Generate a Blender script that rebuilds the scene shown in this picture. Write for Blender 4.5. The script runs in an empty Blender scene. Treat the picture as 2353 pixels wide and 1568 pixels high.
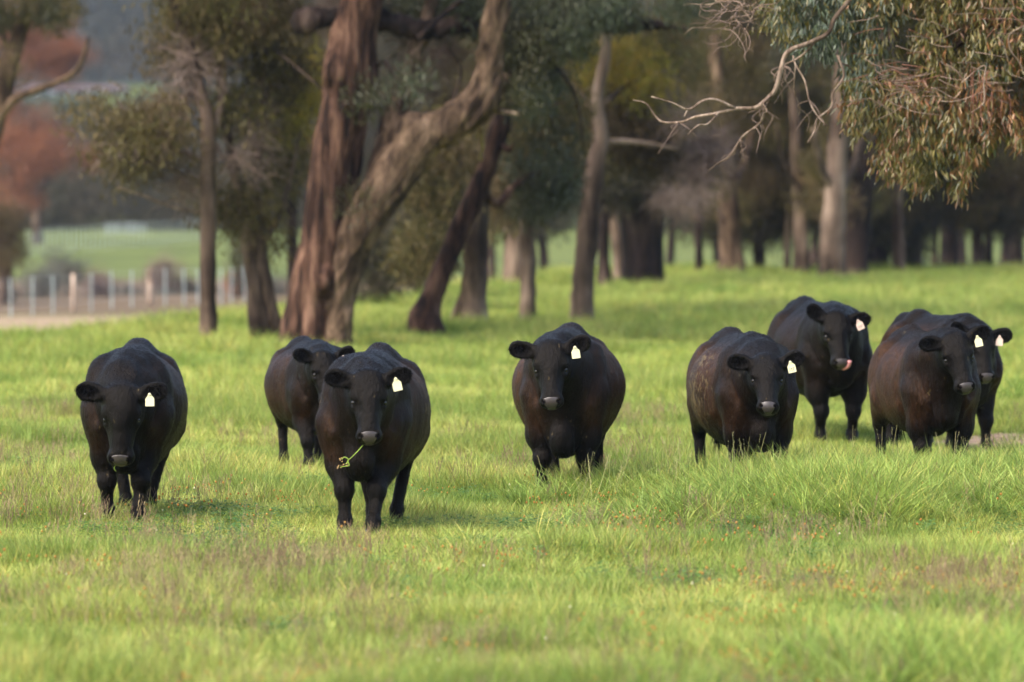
import bpy, math, random
import numpy as np
from mathutils import Vector, Matrix, noise as mnoise

random.seed(7)
rng = np.random.default_rng(11)
scene = bpy.context.scene
R = math.radians

# ------------------------------------------------------------------ camera
LENS = 200.0
FPX = LENS / 36.0 * 1024.0
CAM_Z = 2.64
PITCH = math.atan(172.0 / FPX)
cam_data = bpy.data.cameras.new("camera")
cam = bpy.data.objects.new("camera", cam_data)
scene.collection.objects.link(cam)
cam.location = (0, 0, CAM_Z)
cam.rotation_euler = (math.pi / 2 - PITCH, 0, 0)
cam_data.lens = LENS
cam_data.sensor_width = 36.0
cam_data.clip_start = 0.5
cam_data.clip_end = 6000
cam_data.dof.use_dof = True
cam_data.dof.focus_distance = 44.0
cam_data.dof.aperture_fstop = 2.4
scene.camera = cam

# ------------------------------------------------------------------ sky, sun, exposure
SUN_EL, SUN_AZ = R(50), R(-130)          # azimuth measured from +Y towards +X (behind the camera, left)
world = bpy.data.worlds.new("World")
scene.world = world
world.use_nodes = True
wn = world.node_tree
wn.nodes.clear()
sky = wn.nodes.new("ShaderNodeTexSky")
sky.sky_type = 'NISHITA'
sky.sun_disc = False
sky.sun_elevation = SUN_EL
sky.sun_rotation = SUN_AZ
sky.air_density = 1.0
sky.dust_density = 4.0
sky.ozone_density = 0.6
bg = wn.nodes.new("ShaderNodeBackground")
bg.inputs['Strength'].default_value = 0.14
wo = wn.nodes.new("ShaderNodeOutputWorld")
wn.links.new(sky.outputs[0], bg.inputs[0])
wn.links.new(bg.outputs[0], wo.inputs[0])

sun_data = bpy.data.lights.new("sun", 'SUN')
sun_data.energy = 1.3
sun_data.angle = R(30)
sun_data.color = (1.0, 0.96, 0.90)
sun = bpy.data.objects.new("sun", sun_data)
scene.collection.objects.link(sun)
sd = Vector((math.sin(SUN_AZ) * math.cos(SUN_EL), math.cos(SUN_AZ) * math.cos(SUN_EL), math.sin(SUN_EL)))
sun.rotation_euler = (-sd).to_track_quat('-Z', 'Y').to_euler()
sun.location = (0, 0, 50)

scene.view_settings.view_transform = 'Standard'
scene.view_settings.look = 'None'
scene.view_settings.exposure = 1.65
scene.view_settings.gamma = 1.0
scene.view_settings.use_curve_mapping = False
scene.render.engine = 'CYCLES'
cy = scene.cycles
cy.use_denoising = True
cy.denoiser = 'OPENIMAGEDENOISE'
cy.denoising_input_passes = 'RGB_ALBEDO_NORMAL'
cy.denoising_prefilter = 'ACCURATE'
cy.max_bounces = 6
cy.diffuse_bounces = 3
cy.glossy_bounces = 2
cy.transmission_bounces = 3
cy.transparent_max_bounces = 8
cy.volume_bounces = 0
cy.caustics_reflective = False
cy.caustics_refractive = False

# ------------------------------------------------------------------ helpers
COL = scene.collection

def at(u, v, D):
    """point seen at (u, v) of the 2353 x 1568 view, at distance D along +Y"""
    a = (u * 0.43519 - 512.0) / FPX
    b = (341.0 - v * 0.43519) / FPX
    dy = math.cos(PITCH) + b * math.sin(PITCH)
    dz = b * math.cos(PITCH) - math.sin(PITCH)
    s = D / dy
    return Vector((a * s, D, CAM_Z + dz * s))

def pxm(w, D):
    return w * 0.43519 * D / FPX

def tag(o, label=None, cat=None, group=None, kind=None):
    if label: o['label'] = label
    if cat: o['category'] = cat
    if group: o['group'] = group
    if kind: o['kind'] = kind
    return o

def empty(name, loc, rz=0.0):
    o = bpy.data.objects.new(name, None)
    o.location = loc
    o.rotation_euler = (0, 0, rz)
    o.empty_display_size = 0.2
    COL.objects.link(o)
    return o

def link(name, me, mat, parent=None, world_space=True):
    """link a mesh; when it has a parent and its vertices are world-space, cancel the parent's location"""
    o = bpy.data.objects.new(name, me)
    if mat is not None and len(me.materials) == 0:
        me.materials.append(mat)
    COL.objects.link(o)
    if parent is not None:
        o.parent = parent
        if world_space:
            rz = parent.rotation_euler[2]
            M = Matrix.Translation(parent.location) @ Matrix.Rotation(rz, 4, 'Z')
            o.matrix_parent_inverse = M.inverted()
    return o

def mesh_from(name, V, F, smooth=True):
    me = bpy.data.meshes.new(name)
    V = np.asarray(V, dtype=np.float32)
    me.from_pydata(V.tolist(), [], F if isinstance(F, list) else F.tolist())
    if smooth:
        me.polygons.foreach_set('use_smooth', np.ones(len(me.polygons), dtype=bool))
    me.update()
    return me

class MB:
    def __init__(s):
        s.V = []; s.F = []; s.C = []
    def add(s, V, F, c=None):
        n = len(s.V)
        s.V.extend([tuple(v) for v in V])
        s.F.extend([tuple(i + n for i in f) for f in F])
        if c is not None:
            s.C.extend([c] * len(V))
    def box(s, c, size, rz=0.0):
        x, y, z = size[0] / 2, size[1] / 2, size[2] / 2
        P = [Vector((a * x, b * y, d * z)) for a in (-1, 1) for b in (-1, 1) for d in (-1, 1)]
        M = Matrix.Rotation(rz, 3, 'Z')
        P = [M @ p + Vector(c) for p in P]
        s.add(P, [(0, 1, 3, 2), (4, 6, 7, 5), (0, 4, 5, 1), (2, 3, 7, 6), (0, 2, 6, 4), (1, 5, 7, 3)])
    def tube(s, pts, rad, seg=8, lump=0.0, cap=True):
        pts = [Vector(p) for p in pts]
        n = len(pts)
        V = []
        up = None
        for i, p in enumerate(pts):
            t = (pts[min(i + 1, n - 1)] - pts[max(i - 1, 0)])
            if t.length < 1e-6: t = Vector((0, 0, 1))
            t.normalize()
            if up is None:
                a = Vector((0, 1, 0)) if abs(t.y) < 0.9 else Vector((1, 0, 0))
                up = (a - t * a.dot(t)).normalized()
            else:
                up = (up - t * up.dot(t)).normalized()
            b = t.cross(up)
            for k in range(seg):
                an = 2 * math.pi * k / seg
                r = rad[i]
                d = up * math.cos(an) + b * math.sin(an)
                if lump:
                    q = p + d * r
                    r *= 1 + lump * mnoise.noise(q * (0.9 / max(rad[0], 0.02)))
                    r *= 1 + lump * 0.5 * mnoise.noise(Vector((q.x * 3, q.y * 3, q.z)) * (1.4 / max(rad[0], 0.02)))
                V.append(p + d * r)
        F = []
        for i in range(n - 1):
            for k in range(seg):
                k2 = (k + 1) % seg
                F.append((i * seg + k, i * seg + k2, (i + 1) * seg + k2, (i + 1) * seg + k))
        if cap:
            F.append(tuple(range(seg))[::-1])
            F.append(tuple((n - 1) * seg + k for k in range(seg)))
        s.add(V, F)
    def mesh(s, name, smooth=True):
        me = bpy.data.meshes.new(name)
        me.from_pydata(s.V, [], s.F)
        if smooth:
            me.polygons.foreach_set('use_smooth', np.ones(len(me.polygons), dtype=bool))
        if s.C:
            at_ = me.color_attributes.new('tint', 'FLOAT_COLOR', 'POINT')
            at_.data.foreach_set('color', np.array([(c, c, c, 1.0) if not isinstance(c, tuple) else c for c in s.C], dtype=np.float32).ravel())
        me.update()
        return me
    def build(s, name, mat, parent=None, smooth=True, world_space=True):
        return link(name, s.mesh(name, smooth), mat, parent, world_space)

def spline(pts, per=6):
    """Catmull-Rom through pts (tuples of any length)"""
    P = np.array([tuple(p) for p in pts], dtype=float)
    if len(P) < 3:
        return [tuple(P[0] + (P[-1] - P[0]) * t) for t in np.linspace(0, 1, per + 1)]
    P = np.vstack([2 * P[0] - P[1], P, 2 * P[-1] - P[-2]])
    out = []
    for i in range(1, len(P) - 2):
        for t in np.linspace(0, 1, per, endpoint=False):
            a, b, c, d = P[i - 1], P[i], P[i + 1], P[i + 2]
            out.append(0.5 * (2 * b + (c - a) * t + (2 * a - 5 * b + 4 * c - d) * t * t + (3 * b - a - 3 * c + d) * t ** 3))
    out.append(P[-2])
    return out

# ---- signed distance modelling (organic bodies and the old gum tree)
def surface_nets(Fv, org, h):
    S = Fv < 0
    nx, ny, nz = Fv.shape
    cnt = np.zeros((nx - 1, ny - 1, nz - 1), dtype=np.int8)
    for dx in (0, 1):
        for dy in (0, 1):
            for dz in (0, 1):
                cnt += S[dx:nx - 1 + dx, dy:ny - 1 + dy, dz:nz - 1 + dz]
    act = (cnt > 0) & (cnt < 8)
    I, J, K = np.nonzero(act)
    idx = -np.ones(act.shape, dtype=np.int64)
    idx[I, J, K] = np.arange(len(I))
    acc = np.zeros((len(I), 3)); num = np.zeros(len(I))
    corners = [(a, b, c) for a in (0, 1) for b in (0, 1) for c in (0, 1)]
    for c0 in corners:
        for ax in range(3):
            if c0[ax] == 1: continue
            c1 = list(c0); c1[ax] = 1
            a = Fv[I + c0[0], J + c0[1], K + c0[2]]
            b = Fv[I + c1[0], J + c1[1], K + c1[2]]
            m = (a < 0) != (b < 0)
            t = np.where(m, a / np.where(np.abs(a - b) < 1e-9, 1, a - b), 0)
            for q in range(3):
                acc[:, q] += np.where(m, c0[q] + (t if q == ax else 0), 0)
            num += m
    V = acc / num[:, None] + np.stack([I, J, K], 1)
    V = V * h + np.array(org)
    faces = []
    def quads(m, offs, sgn):
        i, j, k = np.nonzero(m)
        q = np.stack([idx[i + o[0], j + o[1], k + o[2]] for o in offs], 1)
        faces.append(np.where(sgn[i, j, k][:, None], q, q[:, ::-1]))
    # x edges
    a, b = S[:-1, 1:-1, 1:-1], S[1:, 1:-1, 1:-1]
    quads(a != b, [(0, 0, 0), (0, 1, 0), (0, 1, 1), (0, 0, 1)], a)
    a, b = S[1:-1, :-1, 1:-1], S[1:-1, 1:, 1:-1]
    quads(a != b, [(0, 0, 0), (0, 0, 1), (1, 0, 1), (1, 0, 0)], a)
    a, b = S[1:-1, 1:-1, :-1], S[1:-1, 1:-1, 1:]
    quads(a != b, [(0, 0, 0), (1, 0, 0), (1, 1, 0), (0, 1, 0)], a)
    F = np.vstack(faces)
    return V, F

class Sdf:
    def __init__(s):
        s.ops = []
    def cap(s, a, b, ra, rb, k=0.05, sub=False, flat=None):
        s.ops.append(('cap', np.array(a, float), np.array(b, float), ra, rb, k, sub, flat)); return s
    def ell(s, c, r, k=0.05, rot=None, sub=False):
        s.ops.append(('ell', np.array(c, float), np.array(r, float), rot, None, k, sub, None)); return s
    def bounds(s):
        lo = np.full(3, 1e9); hi = -lo
        for o in s.ops:
            if o[6]: continue
            if o[0] == 'cap':
                lo = np.minimum(lo, np.minimum(o[1] - o[3], o[2] - o[4])); hi = np.maximum(hi, np.maximum(o[1] + o[3], o[2] + o[4]))
            else:
                r = o[2] if o[3] is None else np.abs(o[3]) @ o[2]
                lo = np.minimum(lo, o[1] - r); hi = np.maximum(hi, o[1] + r)
        return lo, hi
    def grid(s, h, lo=None, hi=None, disp=None):
        l0, h0 = s.bounds()
        lo = l0 - 3 * h if lo is None else np.array(lo, float)
        hi = h0 + 3 * h if hi is None else np.array(hi, float)
        n = np.ceil((hi - lo) / h).astype(int) + 1
        G = np.full(n, 1.0, dtype=np.float32)
        ax = [lo[i] + h * np.arange(n[i]) for i in range(3)]
        for kind, A, B, ra, rb, k, sub, flat in s.ops:
            m = k + 3 * h
            if kind == 'cap':
                bl = np.minimum(A - ra, B - rb) - m; bh = np.maximum(A + ra, B + rb) + m
            else:
                r = B if ra is None else np.abs(ra) @ B
                bl = A - r - m; bh = A + r + m
            i0 = np.maximum(0, np.floor((bl - lo) / h).astype(int)); i1 = np.minimum(n, np.ceil((bh - lo) / h).astype(int) + 1)
            if np.any(i1 <= i0): continue
            X = ax[0][i0[0]:i1[0]][:, None, None]; Y = ax[1][i0[1]:i1[1]][None, :, None]; Z = ax[2][i0[2]:i1[2]][None, None, :]
            if kind == 'cap':
                px, py, pz = X - A[0], Y - A[1], Z - A[2]
                if flat is not None:
                    nrm, sc = flat
                    dn = px * nrm[0] + py * nrm[1] + pz * nrm[2]
                    px = px + dn * nrm[0] * (1 / sc - 1); py = py + dn * nrm[1] * (1 / sc - 1); pz = pz + dn * nrm[2] * (1 / sc - 1)
                d = B - A
                L = max(float(d @ d), 1e-9)
                t = np.clip((px * d[0] + py * d[1] + pz * d[2]) / L, 0, 1)
                dist = np.sqrt((px - t * d[0]) ** 2 + (py - t * d[1]) ** 2 + (pz - t * d[2]) ** 2) - (ra + (rb - ra) * t)
            else:
                px, py, pz = X - A[0], Y - A[1], Z - A[2]
                if ra is not None:
                    M = ra.T
                    px, py, pz = (M[0, 0] * px + M[0, 1] * py + M[0, 2] * pz, M[1, 0] * px + M[1, 1] * py + M[1, 2] * pz, M[2, 0] * px + M[2, 1] * py + M[2, 2] * pz)
                k0 = np.sqrt((px / B[0]) ** 2 + (py / B[1]) ** 2 + (pz / B[2]) ** 2)
                k1 = np.sqrt((px / B[0] ** 2) ** 2 + (py / B[1] ** 2) ** 2 + (pz / B[2] ** 2) ** 2)
                dist = k0 * (k0 - 1) / np.maximum(k1, 1e-6)
                dist = np.where(k0 < 1e-4, -min(B), dist)
            g = G[i0[0]:i1[0], i0[1]:i1[1], i0[2]:i1[2]]
            if sub:
                dist = -dist
                hh = np.maximum(k - np.abs(g - dist), 0) / k
                G[i0[0]:i1[0], i0[1]:i1[1], i0[2]:i1[2]] = np.maximum(g, dist) + hh * hh * k * 0.25
            else:
                hh = np.maximum(k - np.abs(g - dist), 0) / k
                G[i0[0]:i1[0], i0[1]:i1[1], i0[2]:i1[2]] = np.minimum(g, dist) - hh * hh * k * 0.25
        return G, lo, ax
    def mesh(s, name, h, lo=None, hi=None):
        G, o, ax = s.grid(h, lo, hi)
        V, F = surface_nets(G, o, h)
        return V, F

# ---- scattering by geometry nodes (grass, foliage: uncountable stuff)
_groups = {}
def scatter_group(key, variants):
    if key in _groups: return _groups[key]
    ng = bpy.data.node_groups.new("scatter_" + key, 'GeometryNodeTree')
    ng.interface.new_socket('Geometry', in_out='INPUT', socket_type='NodeSocketGeometry')
    ng.interface.new_socket('Geometry', in_out='OUTPUT', socket_type='NodeSocketGeometry')
    N = ng.nodes; L = ng.links
    gi = N.new('NodeGroupInput'); go = N.new('NodeGroupOutput')
    jn = N.new('GeometryNodeJoinGeometry')
    for o in reversed(variants):          # a multi-input socket lists its links last-first
        oi = N.new('GeometryNodeObjectInfo')
        oi.inputs['Object'].default_value = o
        one = N.new('GeometryNodeGeometryToInstance')
        L.new(oi.outputs['Geometry'], one.inputs[0])
        L.new(one.outputs[0], jn.inputs[0])
    iop = N.new('GeometryNodeInstanceOnPoints')
    iop.inputs['Pick Instance'].default_value = True
    L.new(gi.outputs[0], iop.inputs['Points'])
    L.new(jn.outputs[0], iop.inputs['Instance'])
    def nattr(nm, ty, sock):
        a = N.new('GeometryNodeInputNamedAttribute'); a.data_type = ty
        a.inputs['Name'].default_value = nm
        L.new(a.outputs['Attribute'], iop.inputs[sock])
    nattr('vid', 'INT', 'Instance Index')
    nattr('rot', 'FLOAT_VECTOR', 'Rotation')
    nattr('scl', 'FLOAT_VECTOR', 'Scale')
    L.new(iop.outputs[0], go.inputs[0])
    _groups[key] = ng
    return ng

def scatter(name, key, variants, P, rot, scl, vid, parent=None):
    P = np.asarray(P, dtype=np.float32)
    me = bpy.data.meshes.new(name)
    me.vertices.add(len(P)); me.vertices.foreach_set('co', P.ravel())
    a = me.attributes.new('rot', 'FLOAT_VECTOR', 'POINT'); a.data.foreach_set('vector', np.asarray(rot, dtype=np.float32).ravel())
    a = me.attributes.new('scl', 'FLOAT_VECTOR', 'POINT'); a.data.foreach_set('vector', np.asarray(scl, dtype=np.float32).ravel())
    a = me.attributes.new('vid', 'INT', 'POINT'); a.data.foreach_set('value', np.asarray(vid, dtype=np.int32).ravel())
    me.update()
    me.materials.append(variants[0].data.materials[0])
    o = link(name, me, None, parent)
    md = o.modifiers.new('scatter', 'NODES'); md.node_group = scatter_group(key, variants)
    return o

# ------------------------------------------------------------------ materials
def new_mat(name):
    m = bpy.data.materials.new(name); m.use_nodes = True
    nt = m.node_tree
    b = nt.nodes['Principled BSDF']
    return m, nt, b

def node(nt, t, **kw):
    n = nt.nodes.new(t)
    for k, v in kw.items(): setattr(n, k, v)
    return n

def ramp(nt, stops, fac=None, interp='LINEAR'):
    r = nt.nodes.new('ShaderNodeValToRGB')
    r.color_ramp.interpolation = interp
    e = r.color_ramp.elements
    while len(e) < len(stops): e.new(0.5)
    for el, (p, c) in zip(e, stops):
        el.position = p; el.color = (c[0], c[1], c[2], 1)
    if fac is not None: nt.links.new(fac, r.inputs[0])
    return r

def mixc(nt, fac, a, b, mode='MIX'):
    m = nt.nodes.new('ShaderNodeMix'); m.data_type = 'RGBA'; m.blend_type = mode
    for s_, v in ((m.inputs[0], fac), (m.inputs[6], a), (m.inputs[7], b)):
        if hasattr(v, 'is_linked') or isinstance(v, bpy.types.NodeSocket): nt.links.new(v, s_)
        elif isinstance(v, (int, float)): s_.default_value = v
        else: s_.default_value = (v[0], v[1], v[2], 1)
    return m.outputs[2]

def leaf_mat(name, cols, transl=0.35, rough=0.5, pos_scale=0.25, patch=None, patch_amt=0.5, blade=False, spec=0.3):
    """cols: ramp over the per-instance random value; patch: second colour blended in by location noise"""
    m, nt, b = new_mat(name)
    oi = node(nt, 'ShaderNodeObjectInfo')
    r = ramp(nt, [(i / (len(cols) - 1), c) for i, c in enumerate(cols)], oi.outputs['Random'])
    col = r.outputs[0]
    nz = node(nt, 'ShaderNodeTexNoise'); nz.inputs['Scale'].default_value = pos_scale; nz.inputs['Detail'].default_value = 3
    nt.links.new(oi.outputs['Location'], nz.inputs['Vector'])
    if patch:
        f = ramp(nt, [(0.42, (0, 0, 0)), (0.62, (patch_amt,) * 3)], nz.outputs['Fac'])
        col = mixc(nt, f.outputs[0], col, patch)
    if blade:
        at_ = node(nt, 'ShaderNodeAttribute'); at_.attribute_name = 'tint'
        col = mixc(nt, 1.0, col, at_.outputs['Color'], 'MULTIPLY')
    out = nt.nodes['Material Output']
    nt.links.new(col, b.inputs['Base Color'])
    b.inputs['Roughness'].default_value = rough
    b.inputs['Specular IOR Level'].default_value = spec
    tr = node(nt, 'ShaderNodeBsdfTranslucent')
    nt.links.new(col, tr.inputs['Color'])
    mx = node(nt, 'ShaderNodeMixShader'); mx.inputs[0].default_value = transl
    nt.links.new(b.outputs[0], mx.inputs[1]); nt.links.new(tr.outputs[0], mx.inputs[2])
    nt.links.new(mx.outputs[0], out.inputs['Surface'])
    return m

def bark_mat(name, dark, mid, light, scale=6.0, stretch=7.0, bump=0.6):
    m, nt, b = new_mat(name)
    tc = node(nt, 'ShaderNodeTexCoord')
    mp = node(nt, 'ShaderNodeMapping'); mp.inputs['Scale'].default_value = (1, 1, 1.0 / stretch)
    nt.links.new(tc.outputs['Object'], mp.inputs[0])
    n1 = node(nt, 'ShaderNodeTexNoise'); n1.inputs['Scale'].default_value = scale; n1.inputs['Detail'].default_value = 8; n1.inputs['Roughness'].default_value = 0.65; n1.inputs['Distortion'].default_value = 0.6
    nt.links.new(mp.outputs[0], n1.inputs['Vector'])
    n2 = node(nt, 'ShaderNodeTexNoise'); n2.inputs['Scale'].default_value = 0.9; n2.inputs['Detail'].default_value = 4
    nt.links.new(tc.outputs['Object'], n2.inputs['Vector'])
    r1 = ramp(nt, [(0.38, dark), (0.5, mid), (0.64, light)], n1.outputs['Fac'])
    r2 = ramp(nt, [(0.35, (0.32, 0.28, 0.25)), (0.65, (1.3, 1.22, 1.15))], n2.outputs['Fac'])
    col = mixc(nt, 1.0, r1.outputs[0], r2.outputs[0], 'MULTIPLY')
    nt.links.new(col, b.inputs['Base Color'])
    b.inputs['Roughness'].default_value = 0.9
    b.inputs['Specular IOR Level'].default_value = 0.15
    bp = node(nt, 'ShaderNodeBump'); bp.inputs['Strength'].default_value = bump; bp.inputs['Distance'].default_value = 0.06
    nt.links.new(n1.outputs['Fac'], bp.inputs['Height'])
    nt.links.new(bp.outputs[0], b.inputs['Normal'])
    return m

def plain_mat(name, col, rough=0.7, spec=0.3, vary=0.3, scale=3.0):
    m, nt, b = new_mat(name)
    tc = node(nt, 'ShaderNodeTexCoord')
    n1 = node(nt, 'ShaderNodeTexNoise'); n1.inputs['Scale'].default_value = scale; n1.inputs['Detail'].default_value = 5
    nt.links.new(tc.outputs['Object'], n1.inputs['Vector'])
    lo = tuple(c * (1 - vary) for c in col); hi = tuple(min(1, c * (1 + vary)) for c in col)
    r = ramp(nt, [(0.3, lo), (0.7, hi)], n1.outputs['Fac'])
    nt.links.new(r.outputs[0], b.inputs['Base Color'])
    b.inputs['Roughness'].default_value = rough
    b.inputs['Specular IOR Level'].default_value = spec
    return m

M = {}
M['bark_red'] = bark_mat('bark_red', (0.012, 0.007, 0.005), (0.058, 0.031, 0.021), (0.15, 0.092, 0.066), scale=8)
M['bark_tan'] = bark_mat('bark_tan', (0.028, 0.019, 0.013), (0.088, 0.060, 0.040), (0.18, 0.13, 0.092), scale=7, stretch=4)
M['bark_grey'] = bark_mat('bark_grey', (0.045, 0.034, 0.026), (0.122, 0.090, 0.070), (0.215, 0.168, 0.135), scale=3)
M['bark_dark'] = bark_mat('bark_dark', (0.009, 0.007, 0.006), (0.03, 0.02, 0.016), (0.075, 0.054, 0.045), scale=3)
M['dead_wood'] = bark_mat('dead_wood', (0.08, 0.058, 0.043), (0.19, 0.145, 0.112), (0.33, 0.27, 0.22), scale=14, bump=0.3)
M['twig'] = plain_mat('twig', (0.15, 0.10, 0.075), vary=0.4)
M['twig_red'] = plain_mat('twig_red', (0.13, 0.05, 0.03), vary=0.3)

# ------------------------------------------------------------------ terrain
def sm(a, b, x):
    t = np.clip((x - a) / (b - a), 0, 1)
    return t * t * (3 - 2 * t)

def height(x, y):
    x = np.asarray(x, float); y = np.asarray(y, float)
    z = 0.05 * np.sin(x * 0.55 + y * 0.21) * np.sin(y * 0.17 + 0.6) * sm(56, 66, y)
    z = z + 0.02 * np.sin(x * 1.3 + 1.0) * np.sin(y * 0.7) * sm(20, 26, y)
    # long-grass hummock in front of the right-hand cattle
    z = z + 0.10 * sm(0.3, 2.2, x) * sm(40.0, 42.5, y) * (1 - sm(43.6, 45.4, y))
    z = z - 0.08 * np.exp(-((x + 1.9) / 1.4) ** 2 - ((y - 52.0) / 2.5) ** 2)
    # far edge of the paddock: drops to the flat, nearer on the left
    crest = 86 + 56 * sm(-8.5, 4, x)
    drop = 1.55 * sm(0, 32, y - crest)
    z = z - drop
    # far flat climbs gently, then the wooded hill
    z = z + 0.5 * sm(215, 340, y)
    z = z + 4.0 * sm(380, 560, y)
    z = z + 11.0 * sm(600, 760, y) + 150.0 * sm(760, 1500, y) + 6 * np.sin(x * 0.012 + y * 0.004) * sm(700, 1000, y)
    return z

def build_ground():
    ys = np.concatenate([np.linspace(-40, 22, 12, endpoint=False), np.arange(22, 62, 0.25), np.arange(62, 150, 0.7), np.arange(150, 400, 4), np.arange(400, 1700, 20)])
    xs = np.concatenate([-np.geomspace(9, 900, 34)[::-1], np.arange(-8.5, 8.51, 0.35), np.geomspace(9, 900, 34)])
    X, Y = np.meshgrid(xs, ys, indexing='ij')
    Z = height(X, Y)
    nx, ny = X.shape
    V = np.stack([X.ravel(), Y.ravel(), Z.ravel()], 1)
    i, j = np.meshgrid(np.arange(nx - 1), np.arange(ny - 1), indexing='ij')
    a = (i * ny + j).ravel()
    F = np.stack([a, a + ny, a + ny + 1, a + 1], 1)
    me = mesh_from('ground', V, F)
    m, nt, b = new_mat('pasture_ground')
    geo = node(nt, 'ShaderNodeNewGeometry')
    n1 = node(nt, 'ShaderNodeTexNoise'); n1.inputs['Scale'].default_value = 0.22; n1.inputs['Detail'].default_value = 6
    n2 = node(nt, 'ShaderNodeTexNoise'); n2.inputs['Scale'].default_value = 6; n2.inputs['Detail'].default_value = 8
    mp = node(nt, 'ShaderNodeMapping'); mp.inputs['Scale'].default_value = (1, 0.35, 1)
    nt.links.new(geo.outputs['Position'], mp.inputs[0])
    nt.links.new(mp.outputs[0], n1.inputs['Vector']); nt.links.new(geo.outputs['Position'], n2.inputs['Vector'])
    near = ramp(nt, [(0.3, (0.13, 0.175, 0.035)), (0.7, (0.24, 0.29, 0.06))], n1.outputs['Fac'])
    fine = ramp(nt, [(0.3, (0.6, 0.6, 0.55)), (0.7, (1.3, 1.25, 1.2))], n2.outputs['Fac'])
    c = mixc(nt, 1.0, near.outputs[0], fine.outputs[0], 'MULTIPLY')
    # masks by place: shade on the far green field, hill forest floor, dry verge by the fence, dirt patches
    at_ = node(nt, 'ShaderNodeAttribute'); at_.attribute_name = 'zones'
    sep = node(nt, 'ShaderNodeSeparateColor'); nt.links.new(at_.outputs['Color'], sep.inputs[0])
    dirt = ramp(nt, [(0.3, (0.20, 0.13, 0.085)), (0.7, (0.34, 0.25, 0.18))], n2.outputs['Fac'])
    c = mixc(nt, sep.outputs[0], c, dirt.outputs[0])
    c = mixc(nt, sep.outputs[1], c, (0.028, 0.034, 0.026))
    rust = ramp(nt, [(0.3, (0.075, 0.058, 0.035)), (0.7, (0.16, 0.11, 0.07))], n2.outputs['Fac'])
    c = mixc(nt, sep.outputs[2], c, rust.outputs[0])
    nt.links.new(c, b.inputs['Base Color'])
    b.inputs['Roughness'].default_value = 1; b.inputs['Specular IOR Level'].default_value = 0.1
    bp = node(nt, 'ShaderNodeBump'); bp.inputs['Strength'].default_value = 0.7; bp.inputs['Distance'].default_value = 0.05
    nt.links.new(n2.outputs['Fac'], bp.inputs['Height']); nt.links.new(bp.outputs[0], b.inputs['Normal'])
    x, y = V[:, 0], V[:, 1]
    dz = dirt_mask(x, y)
    dz = np.maximum(dz, 0.9 * sm(134, 140, y) * (1 - sm(160, 166, y)) * (1 - sm(-10.0, -7.0, x)))
    forest = np.maximum(0.55 * sm(170, 215, y), sm(395, 430, y)) * (1 - 0.9 * np.exp(-((x + 44) / 9) ** 2 - ((y - 705) / 30) ** 2))  # nearer part darkens the open far field: its shade put into the colour
    ru = sm(158, 166, y) * (1 - sm(205, 225, y)) * (1 - sm(-3, 1, x))
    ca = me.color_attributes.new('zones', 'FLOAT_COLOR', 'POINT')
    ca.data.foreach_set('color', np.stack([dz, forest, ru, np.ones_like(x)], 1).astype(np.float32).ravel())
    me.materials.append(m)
    o = bpy.data.objects.new('ground', me); COL.objects.link(o)
    tag(o, kind='structure')
    return o

def dirt_mask(x, y):
    """bare earth spots between the cattle"""
    a = np.exp(-(((x - 4.75) / 1.35) ** 2 + ((y - 55.2) / 2.0) ** 2) * 1.6)
    b = np.exp(-(((x + 0.45) / 0.35) ** 2 + ((y - 62.3) / 0.8) ** 2))
    c = np.exp(-(((x - 1.5) / 0.3) ** 2 + ((y - 70.0) / 1.2) ** 2)) * 0.7
    wob = 0.25 * np.sin(x * 9.0 + y * 3.1) * np.sin(y * 5.3 - x * 2.2)
    return np.clip(((a + b + c) + wob * (a + b + c) - 0.35) * 3.0, 0, 1)

ground = build_ground()
# ================================================================== air
def haze_box():
    mb = MB()
    mb.box((0, 780, 95), (2300, 1640, 210.0))
    m = bpy.data.materials.new('haze'); m.use_nodes = True
    nt = m.node_tree; nt.nodes.clear()
    pv = nt.nodes.new('ShaderNodeVolumePrincipled'); pv.inputs['Color'].default_value = (0.62, 0.74, 1.0, 1)
    pv.inputs['Density'].default_value = 0.00010; pv.inputs['Anisotropy'].default_value = 0.2
    o = nt.nodes.new('ShaderNodeOutputMaterial'); nt.links.new(pv.outputs[0], o.inputs['Volume'])
    h = mb.build('haze', m, smooth=False)
    h['kind'] = 'stuff'
HAZE = True

# ================================================================== trees
M['olive'] = leaf_mat('olive_leaves', [(0.042, 0.042, 0.012), (0.078, 0.072, 0.020), (0.118, 0.10, 0.032), (0.16, 0.11, 0.05)], transl=0.3, rough=0.45, pos_scale=0.5, patch=(0.11, 0.068, 0.038), patch_amt=0.65, spec=0.15)
M['bluegreen'] = leaf_mat('blue_green_leaves', [(0.024, 0.031, 0.013), (0.042, 0.052, 0.023), (0.09, 0.11, 0.07)], transl=0.25, rough=0.35, pos_scale=0.6, patch=(0.055, 0.045, 0.016), patch_amt=0.7, spec=0.22)
M['lit_yellowgreen'] = leaf_mat('lit_yellow_green_leaves', [(0.16, 0.15, 0.016), (0.24, 0.20, 0.022), (0.30, 0.19, 0.03)], transl=0.35, pos_scale=0.6)  # light on the bright crown patches is put into this leaf colour
M['rust'] = leaf_mat('rusty_leaves', [(0.25, 0.092, 0.045), (0.31, 0.13, 0.06), (0.22, 0.10, 0.06)], transl=0.3, pos_scale=0.4, patch=(0.16, 0.08, 0.055), patch_amt=0.6, spec=0.15)
M['darkleaf'] = leaf_mat('dark_leaves', [(0.028, 0.029, 0.015), (0.048, 0.044, 0.024), (0.078, 0.060, 0.038)], transl=0.2, pos_scale=0.2, spec=0.12)
M['twigs'] = leaf_mat('bare_twigs', [(0.11, 0.07, 0.055), (0.18, 0.125, 0.10), (0.22, 0.17, 0.14)], transl=0.05, rough=0.8, pos_scale=0.5)
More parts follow.
